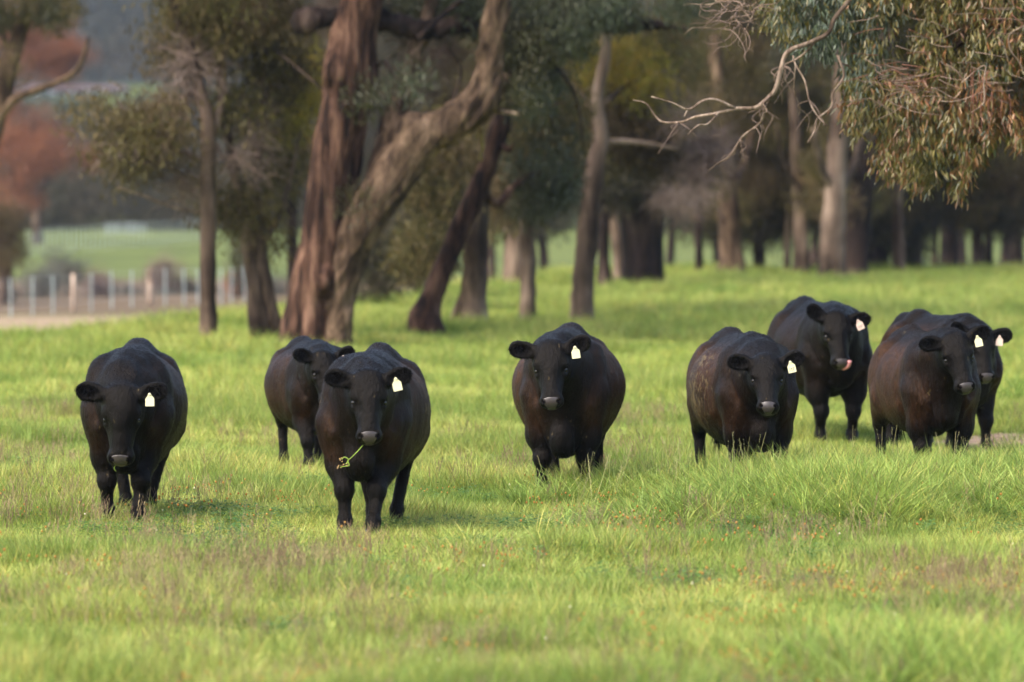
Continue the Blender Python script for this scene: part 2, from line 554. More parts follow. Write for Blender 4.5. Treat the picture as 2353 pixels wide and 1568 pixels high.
M['greyshrub'] = leaf_mat('grey_shrub_leaves', [(0.07, 0.075, 0.06), (0.12, 0.12, 0.095), (0.10, 0.075, 0.06)], transl=0.25, pos_scale=0.5)

def leaf_spray(name, mat, n, rad, L, w, seed, droop=1.0):
    rs = random.Random(seed); V = []; F = []
    for _ in range(n):
        while True:
            p = Vector((rs.uniform(-1, 1), rs.uniform(-1, 1), rs.uniform(-1, 1)))
            if p.length < 1: break
        p = p * rad
        p.z *= 0.8
        d = Vector((rs.gauss(0, .45), rs.gauss(0, .45), -droop)).normalized()
        l = L * rs.uniform(0.6, 1.25)
        s_ = d.cross(Vector((rs.uniform(-1, 1), rs.uniform(-1, 1), rs.uniform(-.3, .3)))).normalized() * w * rs.uniform(.7, 1.2) / 2
        b = Vector((rs.gauss(0, .12), rs.gauss(0, .12), 0)) * l
        n0 = len(V)
        V += [tuple(p), tuple(p + d * l * .4 - s_ + b), tuple(p + d * l * .4 + s_ + b), tuple(p + d * l + b * .5)]
        F += [(n0, n0 + 1, n0 + 2), (n0 + 1, n0 + 3, n0 + 2)]
    me = bpy.data.meshes.new(name); me.from_pydata(V, [], F); me.update(); me.materials.append(mat)
    return bpy.data.objects.new(name, me)

def twig_spray(name, mat, n, rad, seed):
    rs = random.Random(seed); mb = MB()
    for _ in range(n):
        p = Vector((rs.gauss(0, .2), rs.gauss(0, .2), rs.gauss(0, .2))) * rad
        pts = [p]; d = Vector((rs.gauss(0, 1), rs.gauss(0, 1), rs.gauss(-.3, .8))).normalized()
        for k in range(3):
            d = (d + Vector((rs.gauss(0, .35), rs.gauss(0, .35), rs.gauss(-.1, .35)))).normalized()
            pts.append(pts[-1] + d * rad * .4)
        mb.tube(pts, [0.006, 0.005, 0.004, 0.002], 3, cap=False)
    me = mb.mesh(name, False); me.materials.append(mat)
    return bpy.data.objects.new(name, me)

SPRAY = {}
for i_, k_ in enumerate(('olive', 'bluegreen', 'lit_yellowgreen', 'rust', 'darkleaf', 'greyshrub')):
    SPRAY[k_] = [leaf_spray('leaf_spray', M[k_], 70, 0.46, 0.125, 0.026, 700 + 10 * i_ + j) for j in range(3)]
SPRAY['twigs'] = [twig_spray('twig_spray', M['twigs'], 22, 0.45, 760 + j) for j in range(3)]

def foliage(parent, key, blobs, name='foliage', scl=1.0, seed=0):
    """blobs: (centre, (rx, ry, rz), n): leaf sprays gathered in loose sub-clumps, so the crown has gaps and lumps"""
    r = np.random.default_rng(seed)
    P = []
    for c, rad, n in blobs:
        nc = max(3, n // 9)
        cc = r.normal(0, 1, (nc, 3)); cc /= np.maximum(np.linalg.norm(cc, axis=1), 1e-6)[:, None]
        cc *= (r.random((nc, 1)) ** (1 / 2.6))
        k = r.integers(0, nc, n)
        p = cc[k] + r.normal(0, 0.17, (n, 3)) * np.array((1, 1, 1.3))
        P.append(np.array(c) + p * np.array(rad))
    P = np.concatenate(P); n = len(P)
    rot = np.stack([r.normal(0, .25, n), r.normal(0, .25, n), r.uniform(0, 6.28, n)], 1)
    sc = np.repeat((scl * r.uniform(0.65, 1.3, n))[:, None], 3, 1)
    o = scatter(name, key, SPRAY[key], P, rot, sc, r.integers(0, 3, n))
    if parent is not None:
        o.parent = parent
        o.matrix_parent_inverse = (Matrix.Translation(parent.location)).inverted()
    o['kind'] = 'stuff'
    return o

def limb_tube(path, D, dD=0.0, lump=0.22, seg=12, per=4, name='trunk', mat=None, parent=None, sink=0.0):
    """path: (u, v, width px); dD: how much nearer/farther the tip is"""
    pts = []; n = len(path)
    for i, (u, v, w) in enumerate(path):
        d = D + dD * i / max(1, n - 1)
        p = at(u, v, d)
        pts.append((p.x, p.y, p.z, pxm(w, d) / 2))
    if sink:
        g = float(height(pts[0][0], pts[0][1]))
        p0 = pts[0]
        pts.insert(0, (p0[0] + (p0[0] - pts[1][0]) * 0.02, p0[1], min(g - 0.15, p0[2] - 0.1), p0[3] * 1.22))
    sp = spline(pts, per)
    mb = MB()
    mb.tube([Vector(q[:3]) for q in sp], [max(q[3], 0.006) for q in sp], seg, lump)
    return mb.build(name, mat, parent)

def tree(label, D, trunks, branches=(), blobs=(), top=None, bark='bark_grey', cat='tree', seed=0, name='gum_tree', group=None, flare=True, leaf_scl=1.0):
    u0, v0, w0 = trunks[0][0]
    b = at(u0, v0, D); g = float(height(b.x, D))
    root = empty(name, (b.x, D, g))
    tag(root, label, cat, group)
    for t in trunks:
        limb_tube([(a, b_, c * 1.12) for a, b_, c in t], D, mat=M[bark], parent=root, sink=1.0)
    for br in branches:
        mt = 'dead_wood' if len(br) > 2 and br[2] == 'pale' else bark
        limb_tube(br[0], D, dD=br[1], mat=M[mt], parent=root, name='branch', seg=8)
    by = {}
    for (key, u, v, ru, rv, n, *dd) in blobs:
        d = D + (dd[0] if dd else 0)
        c = at(u, v, d)
        by.setdefault(key, []).append((tuple(c), (pxm(ru, d), max(0.7, pxm(ru, d) * 0.8), pxm(rv, d)), n))
    if top:
        key, dx, z, r_, n = top
        by.setdefault(key, []).append(((b.x + dx, D, z), (r_, r_, r_ * 0.75), n))
        by[key].append(((b.x + dx, D, z - r_ * 0.75), (r_ * 0.8, r_ * 0.8, r_ * 0.5), n // 3))
    for i, (k, v) in enumerate(by.items()):
        foliage(root, k, v, seed=seed * 13 + i, scl=leaf_scl)
    return root

# ---- the big double-stemmed gum (organic bodies so that the limbs flow into each other)
def big_gum():
    D = 84.0
    L = [(693, 822, 120), (700, 790, 104), (712, 700, 99), (733, 600, 96), (752, 500, 102), (768, 400, 106), (783, 300, 104), (796, 200, 96), (803, 140, 98), (812, 80, 88), (832, 0, 84), (850, -120, 78), (862, -260, 66)]
    Rr = [(772, 822, 74), (770, 790, 64), (776, 700, 62), (800, 600, 70), (832, 520, 84), (880, 440, 92), (930, 370, 88), (975, 320, 78), (1030, 287, 73), (1083, 258, 70), (1116, 214, 60), (1124, 150, 50), (1130, 80, 47), (1148, 0, 43), (1168, -140, 36)]
    B1 = [(872, 420, 66), (893, 350, 54), (908, 270, 46), (930, 195, 38), (955, 115, 33), (978, 60, 28), (1005, -30, 22)]
    B2 = [(1120, 235, 44), (1165, 190, 34), (1215, 135, 30), (1270, 80, 26), (1340, 10, 22)]
    T = [(688, 56, 30), (720, 42, 34), (780, 42, 38), (860, 40, 40), (930, 62, 36), (1000, 66, 40), (1070, 50, 36), (1150, 66, 34), (1230, 62, 32), (1320, 44, 28), (1400, 62, 26), (1480, 55, 20), (1570, 66, 12)]
    b = at(730, 800, D)
    root = empty('gum_tree', (b.x, D, float(height(b.x, D))))
    tag(root, 'big old gum with two brown barked trunks, the right one bending sideways', 'tree')
    def chain(paths, name, mat, vox, seed, dDs, knots=(), axis=(0.06, 0, 1)):
        s = Sdf()
        for path, dD in zip(paths, dDs):
            n = len(path)
            P = [at(u, v, D + dD * i / (n - 1)) for i, (u, v, w) in enumerate(path)]
            Rw = [pxm(w, D) / 2 for (_, _, w) in path]
            sp = spline([(p.x, p.y, p.z, r) for p, r in zip(P, Rw)], 3)
            for a, c in zip(sp[:-1], sp[1:]):
                s.cap(a[:3], c[:3], a[3], c[3], 0.10)
        for (u, v, r, dd) in knots:
            p = at(u, v, D + dd); s.ell(tuple(p), (pxm(r, D), pxm(r, D), pxm(r, D) * 1.3), 0.15)
        V, F = s.mesh(name, vox)
        # furrowed bark: push the surface in and out along long vertical ridges
        me = mesh_from(name, V, F)
        nr = np.zeros(len(V) * 3, dtype=np.float32); me.vertices.foreach_get('normal', nr); nr = nr.reshape(-1, 3)
        ax_ = np.array(axis, float); ax_ /= np.linalg.norm(ax_)
        al = V @ ax_; pp = V - al[:, None] * ax_
        d = np.array([0.75 * mnoise.noise(Vector((x * 8, y * 8, z * 8 + a * 0.9 + seed))) + 0.5 * mnoise.noise(Vector((x * 17, y * 17, z * 17 + a * 2.0))) + 0.35 * mnoise.noise(Vector((x * 1.8, y * 1.8, z * 1.8 + a * 1.6 + 3 + seed))) for (x, y, z), a in zip(pp, al)])
        V = V + nr * (d * 0.075)[:, None]
        me.vertices.foreach_set('co', V.astype(np.float32).ravel()); me.update()
        return link(name, me, mat, root)
    chain([L], 'trunk', M['bark_red'], 0.036, 1.0, [0.0], knots=[(768, 165, 26, -0.2), (748, 648, 24, -0.25), (845, 165, 22, 0.1)])
    chain([Rr, B1, B2], 'trunk', M['bark_tan'], 0.036, 5.0, [-0.6, 1.0, 1.2], knots=[(948, 302, 34, -0.3), (822, 512, 26, -0.3)], axis=(0.5, 0, 0.86))
    chain([T], 'branch', M['bark_dark'], 0.045, 9.0, [1.5], knots=[(700, 50, 24, 0)])
    for path, dD, mt in (([(1100, 250, 14), (1150, 256, 11), (1190, 262, 8)], -0.6, 'dead_wood'), ([(1108, 235, 20), (1180, 243, 14), (1250, 240, 11), (1300, 236, 6)], 0.5, 'bark_tan'),
                         ([(925, 250, 12), (890, 150, 10), (870, 150, 8), (850, 190, 5)], 0.3, 'bark_dark'), ([(1000, 300, 8), (1040, 230, 7), (1060, 160, 6), (1030, 110, 4)], 1.0, 'bark_dark'),
                         ([(960, 90, 16), (1010, 40, 12), (1090, -20, 10)], 0.4, 'bark_dark'), ([(1240, 120, 10), (1300, 180, 8), (1330, 250, 6), (1340, 340, 4)], 0.6, 'bark_dark'),
                         ([(830, 300, 8), (800, 260, 6), (700, 170, 5), (640, 120, 3)], 1.4, 'bark_dark'), ([(1105, 290, 16), (1108, 330, 12), (1104, 370, 8)], 0.8, 'dead_wood')):
        limb_tube(path, D, dD=dD, mat=M[mt], parent=root, name='branch', seg=8)
    bl = []
    for (u, v, ru, rv, n, dd) in ((1250, 75, 80, 60, 110, 0), (1200, 110, 60, 60, 60, .6), (1320, 10, 100, 36, 60, .5), (1050, 20, 110, 40, 80, 1.4), (940, 20, 80, 30, 50, 1.6), (1250, 190, 40, 60, 36, .5),
                                  (1210, 215, 26, 26, 16, 0), (1150, 20, 90, 45, 80, 1), (1420, 20, 60, 26, 24, 1), (850, 20, 60, 26, 36, 1.5), (845, 220, 22, 16, 8, -.4), (938, 170, 14, 30, 7, -.3), (1560, 10, 60, 20, 16, .5), (815, 447, 8, 12, 4, -.5)):
        d = D + dd; bl.append((tuple(at(u, v, d)), (pxm(ru, d), 0.8, pxm(rv, d)), n))
    foliage(root, 'bluegreen', bl, seed=3, scl=0.85)
    bl = []
    for (u, v, ru, rv, n, dd) in ((980, 130, 120, 70, 30, 2), (1080, 180, 100, 60, 24, 2), (760, 40, 90, 40, 20, 1.5), (1300, 130, 120, 80, 26, 1.5)):
        d = D + dd; bl.append((tuple(at(u, v, d)), (pxm(ru, d), 0.8, pxm(rv, d)), n))
    foliage(root, 'twigs', bl, name='twigs', seed=4)
    bl = [((b.x + 1.5, D, 8.5), (4.5, 3.5, 2.2), 420), ((b.x - 2.5, D + 1, 9.5), (3, 3, 2.2), 240)]
    foliage(root, 'olive', bl, seed=5)
big_gum()

tree('slim grey straight trunked tree left of the big double gum', 86, [[(480, 788, 38), (478, 650, 34), (478, 500, 33), (476, 400, 33), (480, 330, 34), (476, 270, 28), (455, 190, 24), (435, 110, 20), (400, 20, 16), (380, -80, 10)]],
     [([(478, 345, 20), (505, 250, 18), (515, 150, 14), (500, 20, 10)], 0.5), ([(472, 375, 14), (425, 352, 11), (350, 330, 6)], -.5), ([(466, 416, 9), (400, 392, 8), (325, 376, 5)], -.6, 'pale'), ([(466, 490, 8), (400, 477, 6), (335, 452, 5), (270, 430, 3)], -.4, 'pale')],
     [('olive', 370, 272, 60, 34, 24, -.3), ('olive', 290, 300, 60, 34, 20, -.5), ('olive', 222, 258, 34, 22, 9, -.3), ('olive', 250, 345, 50, 34, 12, -.2), ('olive', 340, 352, 56, 34, 14, .2), ('olive', 412, 318, 34, 30, 8, -.2), ('twigs', 330, 310, 90, 60, 7, 0), ('olive', 300, 395, 20, 24, 5, 0), ('olive', 420, 60, 80, 90, 60, .8), ('olive', 520, 40, 90, 60, 70, 0), ('twigs', 440, 150, 90, 90, 26, .5), ('twigs', 400, 330, 80, 60, 10), ('olive', 480, 450, 60, 60, 14, 1.2), ('twigs', 430, 400, 70, 60, 9)],
     top=('olive', -0.5, 8.5, 2.8, 220), seed=11)
tree('pair of thin dark stems leaning together just left of the big gum', 87, [[(596, 786, 50), (590, 690, 40), (578, 600, 34), (560, 500, 26), (545, 420, 20), (528, 330, 18), (505, 220, 14), (500, 90, 10)], [(640, 786, 34), (628, 720, 28), (604, 620, 30), (596, 520, 26), (592, 400, 20), (604, 250, 16), (612, 100, 12)]],
     [([(600, 560, 18), (640, 500, 12), (670, 400, 8), (690, 300, 4)], .5), ([(545, 420, 12), (500, 340, 8), (470, 270, 5)], .5)],
     [('olive', 590, 60, 80, 70, 80), ('olive', 650, 150, 70, 80, 60, 1), ('olive', 570, 230, 60, 70, 34), ('olive', 630, 330, 50, 90, 36, .8), ('olive', 580, 440, 50, 70, 30), ('olive', 620, 560, 26, 60, 10, 1), ('twigs', 560, 300, 70, 120, 16), ('lit_yellowgreen', 660, 220, 60, 90, 50, 2.5)],
     top=('olive', 0.3, 8.3, 2.4, 200), bark='bark_grey', seed=12)
tree('narrow dark trunk standing close behind the big gum on its left', 112, [[(674, 740, 26), (672, 560, 23), (668, 420, 22), (660, 300, 18), (650, 150, 14), (655, 0, 12)]], [([(668, 420, 10), (710, 330, 8), (740, 250, 6)], 1)],
     [('lit_yellowgreen', 690, 180, 80, 80, 110), ('olive', 640, 60, 90, 70, 100), ('olive', 700, 330, 50, 70, 40), ('darkleaf', 620, 430, 60, 70, 50), ('twigs', 600, 480, 60, 120, 16)], top=('olive', 0, 9.5, 3, 200), bark='bark_dark', seed=13)
tree('leaning reddish trunk with hollow base right of the big gum', 90, [[(985, 770, 84), (978, 735, 74), (990, 690, 52), (1018, 620, 42), (1052, 540, 44), (1088, 460, 42), (1116, 390, 40), (1140, 320, 40), (1168, 240, 34), (1190, 150, 28), (1210, 30, 22), (1225, -90, 18)]],
     [([(1100, 430, 24), (1140, 470, 20), (1180, 430, 17), (1230, 395, 12)], .8), ([(1135, 320, 18), (1170, 345, 14), (1180, 330, 6)], -.4), ([(1180, 210, 14), (1240, 150, 10), (1300, 110, 8)], .8)],
     [('olive', 1010, 430, 90, 110, 100, 3), ('olive', 1000, 560, 80, 60, 60, 4), ('olive', 1240, 300, 80, 90, 70, 1), ('bluegreen', 1250, 350, 60, 80, 50, 1), ('bluegreen', 1245, 430, 50, 50, 36, .8), ('olive', 1180, 60, 90, 60, 60, 1), ('twigs', 1180, 250, 100, 90, 20, 1)],
     top=('olive', 1.5, 9, 3, 240), bark='bark_red', seed=14)
tree('short broad trunk, dark on its left, beside the leaning reddish one', 94, [[(1092, 756, 66), (1090, 700, 54), (1092, 620, 50), (1096, 540, 46), (1102, 470, 40), (1120, 380, 30), (1150, 280, 24), (1160, 150, 20), (1170, 0, 16)]],
     [([(1086, 640, 28), (1056, 700, 20), (1040, 752, 30)], .2)],
     [('olive', 1110, 430, 60, 70, 50, 1.5), ('olive', 1080, 330, 80, 70, 50, 2), ('lit_yellowgreen', 1060, 300, 40, 60, 18, 3), ('darkleaf', 900, 560, 110, 70, 150, 14), ('darkleaf', 880, 640, 60, 30, 40, 14), ('darkleaf', 1010, 500, 90, 110, 90, 10)], top=('olive', 0, 9, 3, 200), bark='bark_grey', seed=15)
tree('slim greyish trunk standing between the hollow trunk and the pale straight one', 97, [[(1214, 746, 38), (1213, 690, 33), (1214, 600, 32), (1212, 520, 32), (1206, 440, 28), (1210, 340, 24), (1195, 220, 20), (1180, 80, 16)]], [([(1211, 500, 12), (1240, 440, 9), (1250, 360, 7)], 1)],
     [('bluegreen', 1215, 440, 50, 45, 40), ('olive', 1230, 400, 80, 60, 60, 2), ('olive', 1200, 280, 80, 90, 60, 2), ('olive', 1260, 180, 90, 80, 60, 3), ('olive', 1160, 490, 60, 50, 30, 3)], top=('olive', 0, 9, 3, 200), seed=16)
tree('tall pale grey straight trunk in the centre with one long side branch', 98, [[(1338, 742, 58), (1338, 700, 49), (1343, 620, 46), (1350, 540, 44), (1360, 450, 42), (1372, 370, 38), (1380, 300, 32), (1372, 230, 28), (1390, 130, 24), (1400, 0, 20)]],
     [([(1385, 325, 16), (1440, 325, 14), (1500, 332, 12), (1562, 345, 7)], .4), ([(1372, 260, 14), (1320, 200, 10), (1270, 150, 8)], .6), ([(1362, 400, 9), (1330, 350, 8), (1305, 290, 6)], -.4, 'pale'), ([(1385, 240, 14), (1450, 190, 10), (1530, 160, 7)], .8)],
     [('lit_yellowgreen', 1420, 165, 120, 75, 120, 1.0), ('olive', 1300, 330, 70, 70, 60, 1), ('olive', 1420, 250, 80, 70, 70, 1.5), ('olive', 1480, 380, 80, 50, 60, 1.5), ('bluegreen', 1290, 380, 50, 50, 26, .5), ('olive', 1500, 130, 90, 70, 70, 2), ('twigs', 1480, 230, 110, 90, 36, 1), ('twigs', 1570, 300, 90, 90, 34, 1), ('twigs', 1590, 430, 80, 80, 20, 1), ('olive', 1470, 290, 70, 50, 36, 1)],
     top=('olive', 0.5, 9.5, 3.4, 260), bark='bark_grey', seed=17)
tree('narrow dark trunk right behind the pale straight one', 121, [[(1392, 672, 36), (1388, 620, 26), (1386, 540, 26), (1390, 450, 26), (1400, 340, 22), (1410, 200, 18)]], [([(1390, 470, 12), (1420, 430, 10), (1432, 400, 7)], .4)],
     [('darkleaf', 1400, 420, 70, 60, 60), ('olive', 1360, 300, 90, 90, 70)], top=('olive', 0, 10, 3, 160), bark='bark_dark', seed=18)
tree('pale bowed trunk leaning against the thick dark stump-like trunk', 124, [[(1424, 664, 30), (1424, 620, 28), (1420, 570, 26), (1412, 520, 24), (1408, 470, 20), (1416, 400, 18), (1430, 300, 14)]], [],
     [('olive', 1440, 320, 80, 70, 50)], top=('olive', 0, 10, 3, 140), bark='bark_grey', seed=19)
tree('thick dark trunk, the widest of the row right of centre', 122, [[(1479, 674, 112), (1478, 655, 88), (1476, 630, 78), (1474, 560, 76), (1470, 500, 84), (1468, 440, 90), (1450, 370, 60), (1440, 280, 44), (1430, 180, 36)], [(1490, 520, 60), (1500, 450, 52), (1520, 380, 40), (1545, 300, 30)]],
     [([(1500, 460, 30), (1540, 400, 18), (1560, 330, 12)], 1)],
     [('darkleaf', 1480, 400, 110, 60, 110), ('olive', 1560, 380, 90, 70, 90), ('olive', 1590, 250, 110, 90, 100), ('olive', 1520, 120, 120, 90, 100), ('twigs', 1560, 480, 60, 90, 26, -1)], top=('olive', 0, 10.5, 4, 240), bark='bark_dark', seed=20)
row = [  # label, u, base v, width, D, bark, lean, crown key
    ('thin dark stem in the gap right of the thick dark trunk', 1607, 640, 17, 140, 'bark_dark', -6, 'olive'),
    ('pale trunk behind the gap, grey with an orange tinge, just left of mid-right', 1682, 640, 52, 138, 'bark_tan', -14, 'olive'),
    ('slim trunk under the tip of the dead branch, left of the pale pair', 1808, 638, 14, 141, 'bark_grey', 6, 'darkleaf'),
    ('pale slender trunk left of the pale broad one at mid-right', 1842, 637, 32, 139, 'bark_grey', -8, 'olive'),
    ('broad pale grey trunk at mid-right, forking up under the foliage', 1910, 645, 56, 134, 'bark_grey', 10, 'olive'),
    ('dark leaning trunk touching the broad pale grey one', 1962, 643, 58, 136, 'bark_dark', 26, 'olive'),
    ('slim dark stem right of the leaning dark trunk', 2028, 630, 27, 146, 'bark_dark', 4, 'darkleaf'),
    ('pale slim stem under the lowest tip of the hanging leaves', 2066, 632, 26, 143, 'bark_grey', -6, 'olive'),
    ('dark slender stem directly right of the pale slim stem', 2092, 627, 24, 148, 'bark_dark', 8, 'darkleaf'),
    ('very thin dark stem, first of the far right cluster', 2148, 624, 12, 152, 'bark_dark', 3, 'darkleaf'),
    ('dark short looking trunk in the far right cluster', 2186, 624, 30, 152, 'bark_dark', -5, 'darkleaf'),
    ('straight dark stem left of the last bright gap at right', 2272, 622, 19, 154, 'bark_dark', -4, 'darkleaf'),
    ('dark trunk cut by the right edge beside the bright gap', 2338, 622, 28, 156, 'bark_dark', -14, 'darkleaf'),
    ('dim trunk seen between the broad short trunk and the slim greyish one', 1182, 660, 48, 126, 'bark_grey', -6, 'olive'),
]
for i, (lb, u, v, w, D, bk, lean, key) in enumerate(row):
    tree(lb, D, [[(u, v, w * 1.2), (u + lean * .1, v - 50, w), (u + lean * .4, v - 130, w * .9), (u + lean, v - 230, w * .8), (u + lean * 2, v - 380, w * .65), (u + lean * 3, v - 560, w * .5)]],
         [([(u + lean * .7, v - 180, w * .45), (u + lean + 40, v - 260, w * .3), (u + lean + 60, v - 340, w * .2)], 1), ([(u + lean * .8, v - 200, w * .4), (u + lean - 35, v - 270, w * .3), (u + lean - 50, v - 350, w * .2)], -1)],
         [(key, u + lean, v - 265 + (i * 37 % 40), 95, 60, 70, 2.5), ('olive', u + lean + 30, v - 360, 110, 80, 80, 2), ('olive' if i % 2 else 'darkleaf', u + lean - 20, v - 500, 120, 90, 80, 1), (key, u + 14, v - 175, 40, 30, 9, 1.5)],
         top=('olive', 0, 10.5, 3.4, 120), bark=bk, seed=30 + i, leaf_scl=1.15)
tree('brown leaved gum behind the tangle of dead twigs, upper right of centre', 143, [[(1745, 600, 26), (1740, 520, 24), (1735, 420, 22), (1725, 300, 18), (1710, 180, 14), (1690, 40, 10)]],
     [([(1738, 470, 12), (1690, 400, 9), (1640, 350, 7)], .5), ([(1732, 400, 12), (1790, 330, 9), (1830, 250, 7)], .5)],
     [('olive', 1720, 440, 110, 50, 100), ('olive', 1620, 400, 90, 50, 60), ('olive', 1800, 420, 90, 70, 90), ('olive', 1660, 180, 130, 90, 110), ('twigs', 1640, 110, 120, 90, 60), ('twigs', 1600, 330, 90, 60, 34), ('twigs', 1700, 420, 90, 70, 24), ('lit_yellowgreen', 1750, 170, 60, 70, 40), ('olive', 1850, 300, 90, 90, 90), ('darkleaf', 1700, 520, 90, 40, 50), ('bluegreen', 1850, 400, 40, 70, 24)],
     top=('olive', 0, 9, 3.4, 200), bark='bark_dark', seed=50, leaf_scl=1.25)
tree('dark crowned gum filling the background under the hanging leaves', 145, [[(2010, 600, 26), (2005, 500, 24), (2000, 400, 22), (1990, 250, 18), (1980, 60, 14)]], [([(2004, 480, 14), (2050, 420, 10), (2110, 380, 8)], .5)],
     [('olive', 1930, 420, 100, 60, 100), ('darkleaf', 2030, 450, 110, 60, 110), ('olive', 1900, 250, 110, 110, 110), ('olive', 2060, 300, 130, 120, 110), ('darkleaf', 1820, 500, 90, 50, 70), ('olive', 1990, 510, 60, 40, 30)], top=('olive', 0, 9.5, 3.6, 200), bark='bark_dark', seed=51, leaf_scl=1.25)
tree('dark crowned gum filling the background at the right edge', 146, [[(2250, 600, 20), (2246, 500, 18), (2240, 400, 16), (2230, 250, 14), (2220, 60, 12)]], [([(2244, 450, 10), (2290, 400, 8), (2340, 380, 6)], .5)],
     [('olive', 2180, 440, 110, 60, 110), ('darkleaf', 2280, 480, 110, 50, 110), ('olive', 2300, 400, 110, 60, 110), ('olive', 2200, 250, 130, 120, 110), ('darkleaf', 2120, 530, 90, 40, 60), ('olive', 2330, 430, 60, 60, 60), ('olive', 2350, 200, 100, 100, 80)], top=('olive', 0, 9.5, 3.6, 200), bark='bark_dark', seed=52, leaf_scl=1.25)
# left side of the picture
tree('gum at the left edge with a long bare branch reaching in', 108, [[(-150, 760, 60), (-110, 600, 52), (-60, 430, 48), (-15, 290, 44), (20, 160, 38), (50, 60, 32), (90, -60, 26)]],
     [([(-20, 300, 26), (25, 235, 20), (80, 208, 17), (130, 190, 15), (172, 165, 13), (192, 130, 11), (203, 84, 6)], -1), ([(20, 170, 18), (10, 90, 14), (-10, 0, 12)], .5)],
     [('bluegreen', 20, 30, 80, 30, 40), ('olive', 90, 10, 60, 22, 30), ('bluegreen', 120, 40, 24, 14, 8), ('olive', -60, 200, 70, 100, 60), ('olive', 10, 130, 30, 60, 10)], top=('olive', 0, 9, 3, 180), bark='bark_tan', seed=60)
tree('small round olive brown tree at the left edge beyond the paddock fence', 176, [[(4, 722, 26), (6, 660, 22), (2, 600, 18), (0, 520, 14)], [(28, 722, 18), (24, 660, 14), (18, 600, 12), (10, 540, 10)]], [],
     [('olive', -8, 525, 62, 75, 150), ('olive', 0, 600, 50, 30, 40)], bark='bark_grey', seed=61)
tree('large rusty autumn tree beyond the far field at left', 292, [[(86, 545, 22), (84, 470, 18), (80, 380, 14), (70, 260, 10)], [(30, 545, 16), (28, 450, 14), (20, 340, 10)]], [([(84, 450, 10), (140, 380, 7), (190, 350, 4)], 1)],
     [('rust', 60, 345, 110, 98, 250), ('rust', 95, 105, 100, 90, 200), ('rust', 0, 225, 44, 50, 36), ('rust', 30, 60, 80, 60, 110), ('rust', 200, 370, 36, 34, 36), ('rust', 20, 440, 60, 40, 50), ('rust', 150, 130, 40, 50, 40)], bark='bark_grey', seed=62, leaf_scl=1.5, name='autumn_tree')

# ---- distant woods: nobody could count these crowns
def far_wood():
    r = np.random.default_rng(77)
    # low dark belt at the far edge of the green field, higher towards the right
    n = 9000
    X = r.uniform(-70, 75, n); Y = r.uniform(338, 372, n)
    hz = 3.6 + 9.5 * sm(-17, -8, X) + 1.5 * np.sin(X * 0.7) + np.sin(X * 1.9)
    Z = height(X, Y) + r.random(n) ** 0.8 * hz
    k = r.random(n) < (0.55 + 0.45 * sm(-20, -10, X))
    X, Y, Z = X[k], Y[k], Z[k]; n = len(X)
    o = scatter('distant_wood', 'darkleaf', SPRAY['darkleaf'], np.stack([X, Y, Z], 1), np.stack([r.normal(0, .3, n), r.normal(0, .3, n), r.uniform(0, 6.28, n)], 1), np.repeat(r.uniform(2.2, 4.2, n)[:, None], 3, 1), r.integers(0, 3, n))
    tag(o, 'dark belt of trees along the far edge of the green field', 'woodland', kind='stuff')
    n = 8600
    Y = 440 + (1150 - 440) * r.random(n) ** 0.8; X = r.uniform(-1, 1, n) * (0.17 * Y + 20)
    clear = np.exp(-((X + 44) / 10) ** 2 - ((Y - 705) / 32) ** 2) + np.exp(-((X + 57) / 11) ** 4) * (Y > 560) * (Y < 735)
    k = r.random(n) > clear * 1.3
    X, Y = X[k], Y[k]; n = len(X)
    Z = height(X, Y) + r.uniform(0.5, 5, n)
    o = scatter('hillside_forest', 'darkleaf', SPRAY['darkleaf'], np.stack([X, Y, Z], 1), np.stack([r.normal(0, .3, n), r.normal(0, .3, n), r.uniform(0, 6.28, n)], 1), np.repeat(r.uniform(6, 12, n)[:, None], 3, 1), r.integers(0, 3, n))
    tag(o, 'blue grey forest covering the distant hill', 'forest', kind='stuff')
far_wood()
# middle belt of dark trees at D 190-230 behind the right-hand row: separate gums
for i, (u, w, ph) in enumerate(((1250, 20, 0), (1130, 16, 1), (1540, 18, 2), (1650, 22, 0), (1740, 18, 1), (1870, 20, 2), (2000, 18, 0), (2110, 20, 1), (2165, 14, 2), (2212, 18, 0), (2240, 16, 1), (2310, 22, 2), (950, 22, 1), (860, 18, 0))):
    D = 196 + 9 * ((i * 5) % 4)
    side = ('left of', 'behind', 'right of')[ph]
    near = {1250: 'the pale centre trunk, close to it', 1130: 'the slim greyish trunk', 1540: 'the thick dark trunk', 1650: 'the pale orange tinged trunk', 1740: 'the gap under the dead branch', 1870: 'the broad pale grey trunk', 2000: 'the dark leaning trunk',
            2110: 'the pale slim stem', 2165: 'the far right cluster, leftmost there', 2212: 'the far right cluster, in its middle', 2240: 'the last bright gap', 2310: 'the right edge trunk', 950: 'the leaning reddish trunk', 860: 'the big gum, far beyond it'}[u]
    g = at(u, 640, D); vb = 640
    tree('distant dark gum ' + side + ' ' + near, D, [[(u, 665, w * 1.2), (u, 600, w), (u + 5 * (ph - 1), 520, w * .9), (u + 10 * (ph - 1), 420, w * .7), (u + 10, 300, w * .5)]], [],
         [('darkleaf', u, 455, 80, 60, 60), ('darkleaf', u + 20, 330, 100, 80, 60), ('darkleaf', u - 15, 200, 110, 90, 60), ('darkleaf', u, 80, 110, 90, 50)], bark='bark_dark', seed=80 + i, leaf_scl=1.9, group='dark gums far behind the row')

